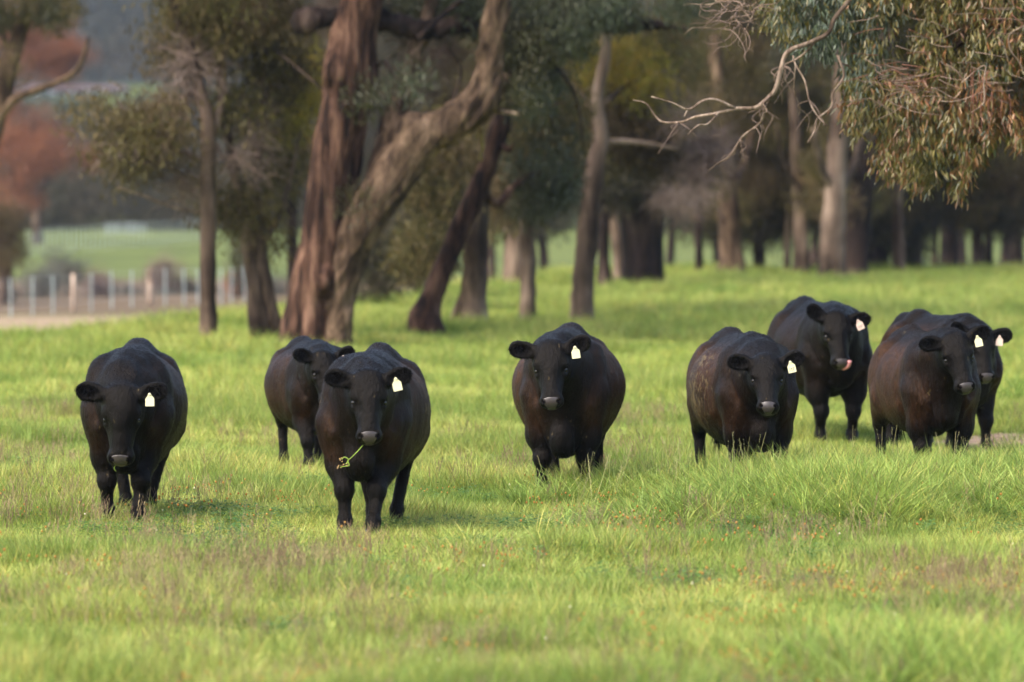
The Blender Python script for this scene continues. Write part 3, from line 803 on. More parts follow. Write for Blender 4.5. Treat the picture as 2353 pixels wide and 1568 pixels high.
# ---- shrubs along the bank behind the fence
sh = [('low olive scrub at the left edge behind the fence', 40, 690, 60, 26, 'greyshrub'), ('low grey scrub behind the fence, left of the thick post', 300, 676, 50, 22, 'greyshrub'), ('scrub clump behind the fence touching the slim grey trunk on its left', 445, 668, 40, 24, 'darkleaf'),
      ('grey green rounded shrub behind the fence, first from the left', 95, 640, 70, 40, 'greyshrub'), ('grey brown shrub behind the fence beside the rusty bank', 150, 625, 50, 34, 'greyshrub'), ('spreading olive shrub low behind the fence posts', 230, 690, 70, 26, 'greyshrub'),
      ('small brown bush on the bank left of the thick post', 245, 640, 40, 22, 'twigs'), ('pale grey shrub between the thick post and the slim trunk', 400, 690, 60, 24, 'greyshrub'), ('brown bush on the bank above the thick post', 380, 640, 70, 20, 'twigs'),
      ('dark little bush by the pair of thin stems', 545, 600, 22, 26, 'darkleaf'), ('rusty bush just right of the slim grey trunk', 545, 655, 40, 22, 'rust'), ('blue green bush at the foot of the bank behind the big gum', 640, 670, 40, 30, 'greyshrub')]
for i, (lb, u, v, ru, rv, key) in enumerate(sh):
    D = 186 + 3 * (i % 3); c = at(u, v, D)
    g = float(height(c.x, D))
    root = empty('shrub', (c.x, D, g)); tag(root, lb, 'shrub')
    mb = MB()
    for k in range(5):
        a = k * 1.3; mb.tube([Vector((c.x, D, g - .1)), Vector((c.x + .2 * math.cos(a), D + .2 * math.sin(a), g + .3)), Vector((c.x + .5 * math.cos(a), D + .4 * math.sin(a), c.z))], [0.03, 0.022, 0.01], 5)
    st = mb.build('stem', M['bark_grey'], root); st['kind'] = 'stuff'
    foliage(root, key, [(tuple(c), (pxm(ru, D), 1.0, max(pxm(rv, D), (c.z - g) * 0.8)), 42)], seed=140 + i)

# ---- fences
M['steel_post'] = plain_mat('steel_post', (0.34, 0.40, 0.39), 0.5, 0.5, 0.2, 5)
M['timber_post'] = bark_mat('timber_post', (0.22, 0.16, 0.12), (0.38, 0.30, 0.24), (0.52, 0.44, 0.37), scale=8)
M['wire'] = plain_mat('wire', (0.35, 0.36, 0.36), 0.4, 0.6)
def fence(name, label, posts, hgt, wires, w=0.055, group=None):
    """posts: (u, D, kind)"""
    u0, D0, _ = posts[0]
    p0 = at(u0, 700, D0)
    root = empty(name, (p0.x, D0, float(height(p0.x, D0)))); tag(root, label, 'fence')
    P = []
    for (u, D, kd) in posts:
        p = at(u, 700, D); g = float(height(p.x, D)); P.append(Vector((p.x, D, g)))
        mb = MB(); ww = {'steel': w, 'timber': w * 2.2, 'thick': w * 3.6}[kd]
        hh = hgt * (1.0 if kd == 'steel' else 1.02)
        n = 8 if kd != 'steel' else 4
        mb.tube([Vector((p.x, D, g - .3)), Vector((p.x, D, g + hh * .5)), Vector((p.x + random.uniform(-.02, .02), D, g + hh))], [ww / 2] * 3, n, 0.05 if kd != 'steel' else 0)
        mb.build('post', M['steel_post' if kd == 'steel' else 'timber_post'], root, smooth=kd != 'steel')
    for k in range(wires):
        z = hgt * (0.25 + 0.7 * k / max(1, wires - 1))
        mb = MB(); mb.tube([q + Vector((0, -0.04, z)) for q in P], [0.006] * len(P), 4)
        mb.build('wire', M['wire'], root)
    return root
fp = [(25, 's'), (75, 's'), (122, 's'), (168, 't'), (210, 's'), (257, 's'), (303, 's'), (345, 'k'), (380, 's'), (423, 's'), (455, 's'), (508, 's'), (532, 's'), (562, 's'), (-30, 's')]
fp.sort()
fence('post_and_wire_fence', 'paddock fence of pale steel and timber posts at left', [(u, 160 + 20 * u / 560, {'s': 'steel', 't': 'timber', 'k': 'thick'}[k]) for u, k in fp], 1.12, 5, w=0.045)
fence('stake_fence', 'line of thin stakes across the far green field at left', [(60 + 11 * i, 262 + 0.9 * i, 'steel') for i in range(40)], 1.25, 3, w=0.03)
fence('pale_stake_row', 'short row of whitish stakes before the dark tree belt', [(244 + 9 * i, 322, 'steel') for i in range(11)], 0.6, 2, w=0.07)
def rail_fence():
    D = 158
    p0 = at(800, 690, D); g = float(height(p0.x, D)); root = empty('rail_fence', (p0.x, D, g)); tag(root, 'low pale timber rail fence seen right of the big gum trunks', 'fence')
    for u in (800, 850, 900, 950):
        p = at(u, 690, D); mb = MB(); mb.box((p.x, D, g + .45), (.12, .12, 1.3)); mb.build('post', M['timber_post'], root, smooth=False)
    a, b = at(795, 690, D), at(955, 690, D)
    for z in (0.35, 0.65, 0.95):
        mb = MB(); mb.box(((a.x + b.x) / 2, D - .08, g + z), (b.x - a.x, .04, .12)); mb.build('rail', M['timber_post'], root, smooth=False)
rail_fence()

# ---- farm building on the hillside
def farmhouse():
    M['wall'] = plain_mat('pale_wall', (0.72, 0.74, 0.78), 0.8, vary=0.06)
    M['roof'] = plain_mat('rusty_roof', (0.10, 0.06, 0.05), 0.6, vary=0.2)
    M['glass'] = plain_mat('dark_window', (0.04, 0.05, 0.06), 0.15, 0.6)
    D = 718; c = at(160, 240, D); z0 = c.z; g = float(height(c.x, D))
    root = empty('farm_building', (c.x, D, g)); tag(root, 'long low white farm building with rusty roof on the hillside', 'building')
    base = min(g, z0) - 0.5; W = 14.0; H = z0 + 1.9 - base
    mb = MB(); mb.box((c.x, D + 3, base + H / 2), (W, 6, H)); mb.build('wall', M['wall'], root, smooth=False)
    mb = MB(); t = base + H
    mb.add([(c.x - W / 2 - .5, D - .6, t), (c.x + W / 2 + .5, D - .6, t), (c.x + W / 2 + .5, D + 6.6, t), (c.x - W / 2 - .5, D + 6.6, t), (c.x - W / 2 + .6, D + 3, t + .6), (c.x + W / 2 - .6, D + 3, t + .6)],
           [(0, 1, 5, 4), (2, 3, 4, 5), (1, 2, 5), (3, 0, 4), (3, 2, 1, 0)])
    mb.build('roof', M['roof'], root, smooth=False)
    for k in range(6):
        x = c.x - W / 2 + 1.6 + k * (W - 3.2) / 5
        mb = MB(); mb.box((x, D - .03, z0 + 1.25), (1.0, 0.1, 1.1)); mb.build('window', M['glass'], root, smooth=False)
farmhouse()

# ---- the gum whose branches hang in from the upper right
M['hang_leaf'] = None
def hanging_gum():
    D = 54.0
    m, nt, b = new_mat('hanging_leaves')
    at_ = node(nt, 'ShaderNodeAttribute'); at_.attribute_name = 'tint'
    oi = node(nt, 'ShaderNodeObjectInfo')
    nt.links.new(at_.outputs['Color'], b.inputs['Base Color'])
    b.inputs['Roughness'].default_value = 0.38; b.inputs['Specular IOR Level'].default_value = 0.5
    tr = node(nt, 'ShaderNodeBsdfTranslucent'); nt.links.new(at_.outputs['Color'], tr.inputs[0])
    mx = node(nt, 'ShaderNodeMixShader'); mx.inputs[0].default_value = 0.25
    nt.links.new(b.outputs[0], mx.inputs[1]); nt.links.new(tr.outputs[0], mx.inputs[2]); nt.links.new(mx.outputs[0], nt.nodes['Material Output'].inputs['Surface'])
    root = empty('gum_tree', (8.6, D + 1, 0)); tag(root, 'gum with narrow leaves and dead branches hanging in from the upper right', 'tree')
    mb = MB()
    sp = spline([(8.7, D + 1, -0.2, 0.5), (8.5, D + 1, 1.0, 0.40), (8.2, D + .9, 2.8, 0.34), (7.9, D + .6, 5.0, 0.30), (7.3, D + .2, 7.2, 0.24), (6.2, D, 9.0, 0.16)], 5)
    mb.tube([Vector(q[:3]) for q in sp], [q[3] for q in sp], 16, 0.2); mb.build('trunk', M['bark_tan'], root)
    rs = random.Random(4)
    def br(pts, mat='bark_tan', seg=7, lump=0.12):
        sp = spline(pts, 4); m_ = MB(); m_.tube([Vector(q[:3]) for q in sp], [max(q[3], .002) for q in sp], seg, lump); m_.build('branch', M[mat], root)
    br([(7.9, D + .6, 5.0, .16), (6.6, D + .2, 5.5, .11), (5.2, D, 5.3, .08), (4.0, D - .1, 4.9, .055), (3.2, D, 4.5, .035)])
    br([(7.8, D + .6, 4.4, .14), (6.4, D - .3, 4.7, .09), (5.2, D - .4, 4.4, .06), (4.3, D - .4, 3.9, .035), (3.8, D - .3, 3.4, .015)])
    br([(7.3, D + .3, 6.6, .12), (5.5, D + .4, 5.8, .08), (3.9, D + .2, 5.1, .06), (3.1, D - .3, 4.7, .04)])
    def px(path, d0=D, dD=0.0, mat='dead_wood', w0=8, w1=3):
        n = len(path)
        br([(*at(u, v, d0 + dD * i / (n - 1)), pxm(w0 + (w1 - w0) * i / (n - 1), d0) / 2) for i, (u, v) in enumerate(path)], mat, 6, 0.15)
    d = D - 1.2
    px([(1965, -30), (1952, 0), (1917, 44), (1904, 75), (1864, 97), (1811, 119), (1796, 154), (1781, 207), (1752, 238)], d, 0, w0=12, w1=12)
    px([(1752, 238), (1735, 248), (1700, 249), (1687, 250)], d, 0, w0=12, w1=8)
    px([(1690, 249), (1644, 229), (1613, 233), (1582, 252), (1544, 236), (1497, 222)], d, -.3, w0=8, w1=3.5)
    px([(1688, 251), (1644, 261), (1597, 269), (1568, 280), (1525, 281), (1506, 267), (1485, 238), (1454, 230)], d, .2, w0=8, w1=3.5)
    px([(1649, 262), (1625, 286), (1604, 288), (1580, 310)], d, -.2, w0=6, w1=3)
    px([(1582, 250), (1575, 262), (1572, 268)], d, 0, w0=4, w1=2.5)
    px([(1760, 240), (1755, 262), (1744, 286), (1706, 314), (1682, 353), (1649, 376), (1625, 395)], d, .4, w0=7, w1=2.5)
    px([(1925, 128), (1930, 142), (1939, 176), (1913, 215), (1910, 246), (1877, 275), (1873, 299), (1856, 328)], d, -.2, w0=7, w1=4)
    px([(1932, 146), (1950, 152), (1962, 170)], d, .2, w0=6, w1=4)
    px([(1822, 128), (1828, 149), (1849, 185), (1860, 233), (1877, 264), (1900, 290)], d, -.3, w0=5, w1=3)
    px([(1828, 150), (1825, 207), (1839, 246), (1835, 266)], d, .3, w0=4, w1=2)
    px([(1795, 152), (1808, 190), (1826, 178)], d, .1, w0=4, w1=2)
    px([(1870, 100), (1840, 130), (1800, 150)], d, .2, w0=7, w1=4)
    px([(2353, 60), (2320, 80), (2322, 115), (2340, 140), (2353, 165)], d - .6, 0, 'dead_wood', 5, 4)
    px([(2210, 190), (2262, 150), (2260, 190), (2262, 215), (2258, 240), (2230, 260)], d - .6, 0, 'dead_wood', 4, 3)
    px([(2262, 210), (2200, 232), (2150, 232)], d - .6, 0, 'dead_wood', 3, 2)
    for _ in range(26):   # fine twigs hanging from the dead branches
        u, v = rs.choice([(1770, 220), (1750, 250), (1735, 290), (1700, 320), (1800, 150), (1860, 230), (1640, 262), (1560, 280)])
        pts = [(u, v)]
        for k in range(3): pts.append((pts[-1][0] + rs.uniform(-28, 28), pts[-1][1] + rs.uniform(4, 34)))
        px(pts, d + rs.uniform(-.2, .5), rs.uniform(-.3, .3), 'twig', 2.4, 1.2)
    for _ in range(46):   # curling tangle near the top
        u, v = rs.uniform(1640, 1740), rs.uniform(-10, 70)
        pts = [(u, v)]; a = rs.uniform(0, 6.28)
        for k in range(5):
            a += rs.uniform(-.9, .9); pts.append((pts[-1][0] + 20 * math.cos(a), pts[-1][1] + 14 * math.sin(a) + 3))
        px(pts, d + rs.uniform(-.5, .8), rs.uniform(-.3, .3), 'twig' if rs.random() < .6 else 'dead_wood', 2.6, 1.2)
    for _ in range(90):  # fine dead twigs in the leaves
        u, v = (rs.gauss(2085, 55), rs.gauss(190, 26)) if rs.random() < .6 else (rs.uniform(1980, 2340), rs.uniform(0, 250))
        pts = [(u, v)]; a = rs.uniform(-.5, .9) + rs.choice((0, math.pi))
        for k in range(3):
            a += rs.uniform(-.4, .4); pts.append((pts[-1][0] + 24 * math.cos(a), pts[-1][1] + 14 * math.sin(a) + 5))
        px(pts, d - rs.uniform(0.2, 0.8), rs.uniform(-.3, .3), 'twig' if rs.random() < .75 else 'twig_red', 2.4, 1.0)
    for _ in range(12):
        u, v = rs.uniform(2230, 2350), rs.uniform(150, 230)
        px([(u, v), (u + rs.uniform(-6, 6), v + 40), (u + rs.uniform(-14, 14), v + 90)], d - .9, 0, 'twig_red', 2.4, 1.4)
    # leaves: strings of sickle leaves hanging from fine twigs
    poly = [(1800, -230), (1765, -60), (1752, 30), (1762, 70), (1800, 100), (1850, 150), (1900, 178), (1935, 185), (1950, 225), (1945, 280), (1962, 330), (1990, 345), (2010, 395), (2035, 410), (2060, 425), (2110, 455), (2150, 440), (2190, 470), (2212, 455), (2235, 400), (2262, 360), (2290, 330), (2320, 345), (2353, 360), (2560, 340), (2560, -230)]
    def inside(u, v):
        c = False; j = len(poly) - 1
        for i in range(len(poly)):
            if (poly[i][1] > v) != (poly[j][1] > v) and u < (poly[j][0] - poly[i][0]) * (v - poly[i][1]) / (poly[j][1] - poly[i][1]) + poly[i][0]: c = not c
            j = i
        return c
    def leafgeo(p, d, L, w, face, seed_):
        d = d.normalized(); s_ = d.cross(face).normalized(); bend = s_ * L * seed_
        q0 = p; q1 = p + d * L * .33 + bend * .5; q2 = p + d * L * .7 + bend * .6; q3 = p + d * L
        nn = s_.cross(d) * w * .18
        V = [q0, q1 - s_ * w / 2 + nn, q1 + s_ * w / 2 + nn, q1, q2 - s_ * w * .38 + nn, q2 + s_ * w * .38 + nn, q2, q3]
        F = [(0, 1, 3), (0, 3, 2), (1, 4, 6, 3), (3, 6, 5, 2), (4, 7, 6), (6, 7, 5)]
        return V, F
    pal = {'blue': [(0.06, 0.08, 0.045), (0.09, 0.115, 0.07), (0.035, 0.048, 0.027), (0.13, 0.16, 0.11)], 'olive': [(0.105, 0.092, 0.018), (0.15, 0.125, 0.028), (0.06, 0.058, 0.014), (0.18, 0.14, 0.045)], 'rust': [(0.22, 0.09, 0.03), (0.20, 0.10, 0.04), (0.27, 0.15, 0.06)]}
    V = []; F = []; C = []; singles = []
    n_str = 0
    while n_str < 9300:
        u, v = rs.uniform(1740, 2560), rs.uniform(-230, 475)
        if not inside(u, v): continue
        # lumpy density: hanging bunches with hollows between
        g = mnoise.noise(Vector((u * 0.013, v * 0.010, 1.7)))
        if rs.random() > 0.78 + 1.4 * g: continue
        n_str += 1
        dd = rs.uniform(-0.9, 1.1)
        p = at(u, v - 30, D + dd)
        blueness = max(0, 1 - abs(u - 1900) / 190) * (1 if v < 190 else .3) + .25 * mnoise.noise(Vector((u * .01, v * .01, 5)))
        rustn = 0.24 + 0.5 * mnoise.noise(Vector((u * 0.012, v * 0.012, 9.1))) + (0.35 if (u > 2200 and 190 < v < 330) else 0) - 0.5 * blueness
        Lt = rs.uniform(.10, .24)
        sway = Vector((rs.gauss(0, .75), rs.gauss(0, .6), -0.8)).normalized()
        for k in range(rs.randint(6, 10)):
            t = k / 9
            q = p + sway * Lt * t + Vector((rs.gauss(0, .022), rs.gauss(0, .022), rs.gauss(0, .015)))
            dv = Vector((rs.gauss(0, .5), rs.gauss(0, .45), -1)) + sway * .55
            face = Vector((rs.gauss(0, .7), -1, rs.gauss(0, .3)))
            L = rs.uniform(.06, .115); w = rs.uniform(.012, .020)
            key = 'blue' if rs.random() < blueness else ('rust' if rs.random() < rustn else 'olive')
            c = rs.choice(pal[key]); f = rs.uniform(.75, 1.25); c = (c[0] * f, c[1] * f, c[2] * f, 1)
            LV, LF = leafgeo(q, dv, L, w, face, rs.uniform(-.12, .12))
            if dd < -0.62 and len(singles) < 296 and inside(u, v) and u < 2360 and v > 0 and rs.random() < .35:
                singles.append((q, LV, LF, c)); continue
            n0 = len(V); V += [tuple(a) for a in LV]; F += [tuple(i + n0 for i in f_) for f_ in LF]; C += [c] * len(LV)
    me = mesh_from('leaves', V, F); ca = me.color_attributes.new('tint', 'FLOAT_COLOR', 'POINT'); ca.data.foreach_set('color', np.array(C, dtype=np.float32).ravel())
    o = link('leaves', me, m, root); o['kind'] = 'stuff'
    for (q, LV, LF, c) in singles:
        me = mesh_from('leaf', [tuple(a - q) for a in LV], LF); ca = me.color_attributes.new('tint', 'FLOAT_COLOR', 'POINT'); ca.data.foreach_set('color', np.array([c] * len(LV), dtype=np.float32).ravel())
        me.materials.append(m); lo = bpy.data.objects.new('leaf', me); COL.objects.link(lo); lo.parent = root; lo.location = Vector(q) - root.location
    # crown above the picture, so that the sky is shaded as under a real tree
    foliage(root, 'olive', [((6.2, D, 6.3), (3.2, 2.2, 1.5), 480), ((8.0, D + 1, 8.2), (3.2, 3, 1.6), 260)], seed=200, scl=0.8)
hanging_gum()
if HAZE: haze_box()
# ================================================================== cattle
def coat_material(name, brown_amt, dirt_seed):
    m, nt, b = new_mat(name)
    tc = node(nt, 'ShaderNodeTexCoord')
    at_ = node(nt, 'ShaderNodeAttribute'); at_.attribute_name = 'zones'
    sep = node(nt, 'ShaderNodeSeparateColor'); nt.links.new(at_.outputs['Color'], sep.inputs[0])
    # hair grain: noise drawn out along the lie of the coat
    mp = node(nt, 'ShaderNodeMapping'); mp.inputs['Scale'].default_value = (30, 30, 6)
    nt.links.new(tc.outputs['Object'], mp.inputs[0])
    n1 = node(nt, 'ShaderNodeTexNoise'); n1.inputs['Scale'].default_value = 1.6; n1.inputs['Detail'].default_value = 6; n1.inputs['Roughness'].default_value = 0.7
    nt.links.new(mp.outputs[0], n1.inputs['Vector'])
    n2 = node(nt, 'ShaderNodeTexNoise'); n2.inputs['Scale'].default_value = 3.2; n2.inputs['Detail'].default_value = 5; n2.inputs['Roughness'].default_value = 0.6
    nt.links.new(tc.outputs['Object'], n2.inputs['Vector'])
    black = ramp(nt, [(0.35, (0.0004, 0.00035, 0.0003)), (0.7, (0.0026, 0.0020, 0.0017))], n1.outputs['Fac'])
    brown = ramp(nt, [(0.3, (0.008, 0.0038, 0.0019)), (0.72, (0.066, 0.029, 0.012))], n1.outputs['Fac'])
    # brown mask x patchiness
    pr = ramp(nt, [(0.32, (0, 0, 0)), (0.62, (1, 1, 1))], n2.outputs['Fac'])
    mu = node(nt, 'ShaderNodeMath', operation='MULTIPLY'); nt.links.new(sep.outputs[0], mu.inputs[0])
    ad = node(nt, 'ShaderNodeMath', operation='MULTIPLY_ADD'); nt.links.new(pr.outputs[0], ad.inputs[0]); ad.inputs[1].default_value = 0.6; ad.inputs[2].default_value = 0.4
    nt.links.new(ad.outputs[0], mu.inputs[1])
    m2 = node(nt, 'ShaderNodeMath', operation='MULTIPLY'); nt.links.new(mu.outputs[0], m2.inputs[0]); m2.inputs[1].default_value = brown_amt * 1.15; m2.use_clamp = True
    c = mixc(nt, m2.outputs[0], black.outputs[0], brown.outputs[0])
    # dried mud flecks
    mp2 = node(nt, 'ShaderNodeMapping'); mp2.inputs['Location'].default_value = (dirt_seed, dirt_seed * 0.7, 0); mp2.inputs['Scale'].default_value = (1, 1, 0.55)
    nt.links.new(tc.outputs['Object'], mp2.inputs[0])
    n3 = node(nt, 'ShaderNodeTexNoise'); n3.inputs['Scale'].default_value = 26; n3.inputs['Detail'].default_value = 4; n3.inputs['Roughness'].default_value = 0.7
    nt.links.new(mp2.outputs[0], n3.inputs['Vector'])
    # threshold falls where the mask is high
    th = node(nt, 'ShaderNodeMath', operation='MULTIPLY_ADD'); nt.links.new(sep.outputs[2], th.inputs[0]); th.inputs[1].default_value = 0.16; nt.links.new(n3.outputs['Fac'], th.inputs[2])
    dr = ramp(nt, [(0.66, (0, 0, 0)), (0.72, (0.8,) * 3)], th.outputs[0])
    c = mixc(nt, dr.outputs[0], c, (0.13, 0.095, 0.045))
    c = mixc(nt, sep.outputs[1], c, (0.0015, 0.0013, 0.0013))
    nt.links.new(c, b.inputs['Base Color'])
    rr = ramp(nt, [(0.3, (0.34,) * 3), (0.7, (0.52,) * 3)], n1.outputs['Fac'])
    nt.links.new(rr.outputs[0], b.inputs['Roughness'])
    b.inputs['Specular IOR Level'].default_value = 0.12
    b.inputs['Specular Tint'].default_value = (1.0, 0.90, 0.80, 1)
    b.inputs['Sheen Weight'].default_value = 0.004
    b.inputs['Sheen Roughness'].default_value = 0.45
    b.inputs['Sheen Tint'].default_value = (0.75, 0.8, 0.9, 1)
    bp = node(nt, 'ShaderNodeBump'); bp.inputs['Strength'].default_value = 0.7; bp.inputs['Distance'].default_value = 0.022
    nt.links.new(n1.outputs['Fac'], bp.inputs['Height'])
    bp2 = node(nt, 'ShaderNodeBump'); bp2.inputs['Strength'].default_value = 0.45; bp2.inputs['Distance'].default_value = 0.07
    nt.links.new(n2.outputs['Fac'], bp2.inputs['Height']); nt.links.new(bp.outputs[0], bp2.inputs['Normal'])
    nt.links.new(bp2.outputs[0], b.inputs['Normal'])
    return m

def simple(name, col, rough, spec=0.4, bump=0.0, scale=60, vary=0.25):
    m = plain_mat(name, col, rough, spec, vary, scale)
    if bump:
        nt = m.node_tree
        nz = [n for n in nt.nodes if n.type == 'TEX_NOISE'][0]
        bp = node(nt, 'ShaderNodeBump'); bp.inputs['Strength'].default_value = bump; bp.inputs['Distance'].default_value = 0.005
        nt.links.new(nz.outputs['Fac'], bp.inputs['Height']); nt.links.new(bp.outputs[0], nt.nodes['Principled BSDF'].inputs['Normal'])
    return m

M['hair'] = simple('hair', (0.0022, 0.0019, 0.0018), 0.55, 0.1)
M['muzzle'] = simple('muzzle', (0.042, 0.033, 0.031), 0.30, 0.5, bump=0.5, scale=120)
M['nostril'] = simple('nostril', (0.002, 0.0015, 0.0015), 0.8, 0.05)
M['eye'] = simple('eye', (0.006, 0.004, 0.003), 0.16, 0.35, vary=0.1)
M['eyelid'] = simple('eyelid', (0.035, 0.022, 0.02), 0.4)
M['hoof'] = simple('hoof', (0.02, 0.017, 0.015), 0.5)
M['tag'] = simple('ear_tag_plastic', (0.72, 0.68, 0.42), 0.45, 0.4, vary=0.04, scale=20)
M['tag_back'] = simple('ear_tag_pink', (0.70, 0.52, 0.42), 0.45, 0.4, vary=0.1, scale=20)
M['ink'] = simple('ink', (0.10, 0.09, 0.08), 0.6)
M['tongue'] = simple('tongue', (0.55, 0.23, 0.22), 0.3, 0.5)

def rotm(yaw=0, pitch=0, roll=0):
    """head frame axes as columns in cow space: X down the face, Y the animal's left, Z out of the forehead"""
    base = Matrix.Rotation(pitch, 3, 'Y')                 # +pitch: face turns down
    return (Matrix.Rotation(yaw, 3, 'Z') @ Matrix.Rotation(roll, 3, 'X') @ base)

def hair_strips(name, roots, dirs, lens, width, parent, mat, droop=0.3, rs=None):
    rs = rs or random.Random(1)
    V = []; F = []
    for p, d, L in zip(roots, dirs, lens):
        p = Vector(p); d = Vector(d).normalized()
        s = d.cross(Vector((rs.uniform(-1, 1), rs.uniform(-1, 1), rs.uniform(-1, 1)))).normalized() * width * 0.5
        q1 = p + d * L * 0.55; q2 = p + d * L + Vector((0, 0, -droop * L))
        n = len(V)
        V += [p - s, p + s, q1 + s * 0.8, q1 - s * 0.8, q2]
        F += [(n, n + 1, n + 2, n + 3), (n + 3, n + 2, n + 4)]
    me = bpy.data.meshes.new(name); me.from_pydata([tuple(v) for v in V], [], F); me.update()
    me.materials.append(mat)
    o = bpy.data.objects.new(name, me); COL.objects.link(o); o.parent = parent
    return o

def make_cow(label, u, v_front, D, yaw_deg, head_uv, muzzle_uv, head_fwd, scale=1.0, fat=1.0, head_yaw=0.0, roll=0.0,
             pitch=70.0, feet=None, tail_side=0.0, brown=0.8, dirt=(), seed=1, head_scale=1.0, ears=(0.0, 0.0), tag_flip=False,
             extra=None, tag_mark=False, lock=1.0, chest=0.0, tag_turn=0.0, nose_out=22, vox=0.0115):
    """u: where the middle of the fore feet stands in the view; D: its distance"""
    rs = random.Random(seed)
    base = at(u, 800, D)
    gx, gy = base.x, D
    th = -math.pi / 2 - R(yaw_deg)           # facing the camera = -Y; +yaw swings the rump to the right of the view
    Rz = Matrix.Rotation(th, 3, 'Z')
    org = Vector((gx, gy, 0)) - Rz @ Vector((0.48 * scale, 0, 0))
    org.z = float(height(gx, gy))
    root = empty('cow', org, th)
    tag(root, label, 'cow', 'black cattle walking up the pasture')
    S = scale
    inv = Matrix.Rotation(-th, 3, 'Z')
    def cl(u_, v_, fwd):
        """cow-space point seen at (u_, v_), lying fwd metres ahead (towards the camera) of the origin"""
        return inv @ (at(u_, v_, org.y - fwd) - org) / S
    pole = cl(head_uv[0], head_uv[1], head_fwd * S)
    # head axis: keep the pixel direction in the view plane and choose the depth that gives the head its length
    pw = at(head_uv[0], head_uv[1], org.y - head_fwd * S)
    mw = at(muzzle_uv[0], muzzle_uv[1], org.y - head_fwd * S)
    dpl = (mw - pw) / S
    dep = dpl.length * math.tan(R(nose_out))
    axis_w = Vector((dpl.x, -dep, dpl.z)).normalized()
    axis = (inv @ axis_w).normalized()
    # sideways axis: horizontal, plus roll
    up = Vector((0, 0, 1))
    facing = (inv @ Vector((math.sin(R(head_yaw)), -math.cos(R(head_yaw)), 0.0))).normalized()
    zl = (facing - axis * facing.dot(axis)).normalized()          # out of the forehead
    yl = zl.cross(axis).normalized()
    HR = Matrix((axis, yl, zl)).transposed()
    HR = HR @ Matrix.Rotation(R(roll), 3, 'X')
    HRn = np.array(HR)
    ez = facing; ex = (axis - ez * axis.dot(ez)).normalized(); ey = ez.cross(ex)
    ER = Matrix((ex, ey, ez)).transposed() @ Matrix.Rotation(R(roll), 3, 'X')
    ERn = np.array(ER)
    hs = head_scale
    pole = pole - HR @ Vector((-0.02, 0, 0.03)) * hs
    H = lambda x, y, z: tuple(pole + HR @ (Vector((x, y, z)) * hs))
    s = Sdf()
    W = fat
    # ---- trunk
    s.ell((-0.12, 0, 0.86), (0.66, 0.42 * W, 0.39), 0.05)
    s.ell((-0.08, 0, 0.68 + chest * 0.6), (0.54, 0.30 * W, 0.29), 0.16)
    s.ell((-0.10, 0.03, 0.87), (0.50, 0.35 * W, 0.30), 0.12)
    s.ell((0.30, 0, 0.90), (0.40, 0.30 * W, 0.37), 0.15)
    s.ell((-0.62, 0, 0.99), (0.26, 0.245, 0.24), 0.14)
    s.cap((-0.74, 0, 1.235), (-0.45, 0, 1.265), 0.05, 0.045, 0.15)
    s.cap((-0.45, 0, 1.25), (0.30, 0, 1.17), 0.045, 0.055, 0.16)
    for sg in (-1, 1):
        s.cap((-0.50, 0.0, 1.22), (-0.46, sg * 0.20, 1.13), 0.045, 0.05, 0.10)       # hooks
        s.cap((-0.72, sg * 0.05, 1.2), (-0.84, sg * 0.12, 1.06), 0.05, 0.05, 0.10)   # pins
    s.cap((-0.70, 0, 1.24), (-0.86, 0, 1.235), 0.05, 0.035, 0.06)                     # tail head
    s.ell((0.40, 0, 1.07), (0.26, 0.13, 0.15), 0.14)                                  # withers
    for sg in (-1, 1):
        s.ell((0.44, sg * 0.205, 0.93), (0.19, 0.10, 0.28), 0.09, rot=np.array(Matrix.Rotation(R(-12), 3, 'Y')))
        s.ell((0.60, sg * 0.17, 0.80), (0.13, 0.10, 0.13), 0.09)
    s.ell((0.56, 0, 0.76 + chest * 0.5), (0.18, 0.22, 0.25), 0.07)
    s.ell((0.665, 0, 0.56 + chest), (0.115, 0.11, 0.15), 0.08)                               # brisket
    s.cap((0.60, 0, 0.54 + chest), (0.25, 0, 0.53 + chest * 0.8), 0.10, 0.15, 0.10)
    for sg in (-1, 1):
        s.cap((0.73, sg * 0.135, 0.70 + chest), (0.66, sg * 0.115, 0.50 + chest), 0.018, 0.022, 0.06, sub=True)      # clefts beside the brisket
        s.cap((0.60, sg * 0.275, 1.08), (0.70, sg * 0.20, 0.80), 0.030, 0.028, 0.09, sub=True)                # neck meets shoulder
    # ---- neck
    nb = H(0.07, 0, -0.13)
    n0 = Vector((0.42, 0, 1.02)); n1 = Vector(nb)
    side = np.array((0, 1, 0.0))
    mid = n0.lerp(n1, 0.5) + Vector((0, 0, 0.02))
    s.cap(tuple(n0), tuple(mid), 0.25, 0.205, 0.14, flat=(side, 0.92))
    s.cap(tuple(mid), tuple(n1), 0.205, 0.135, 0.10, flat=(side, 0.95))
    crest = H(0.015, 0, -0.10)
    s.cap((0.36, 0, 1.15), crest, 0.07, 0.06, 0.12)
    jaw = H(0.13, 0, -0.17)
    s.cap((0.58, 0, 0.80), jaw, 0.17, 0.085, 0.12)
    s.cap((0.67, 0, 0.68), tuple(Vector(jaw).lerp(Vector((0.64, 0, 0.8)), 0.35)), 0.05, 0.03, 0.08)   # dewlap
    # ---- forelegs and hind legs
    ft = {'fl': (0.48, 0.15), 'fr': (0.48, -0.15), 'hl': (-0.66, 0.20), 'hr': (-0.66, -0.20)}
    if feet: ft.update(feet)
    hooves = []
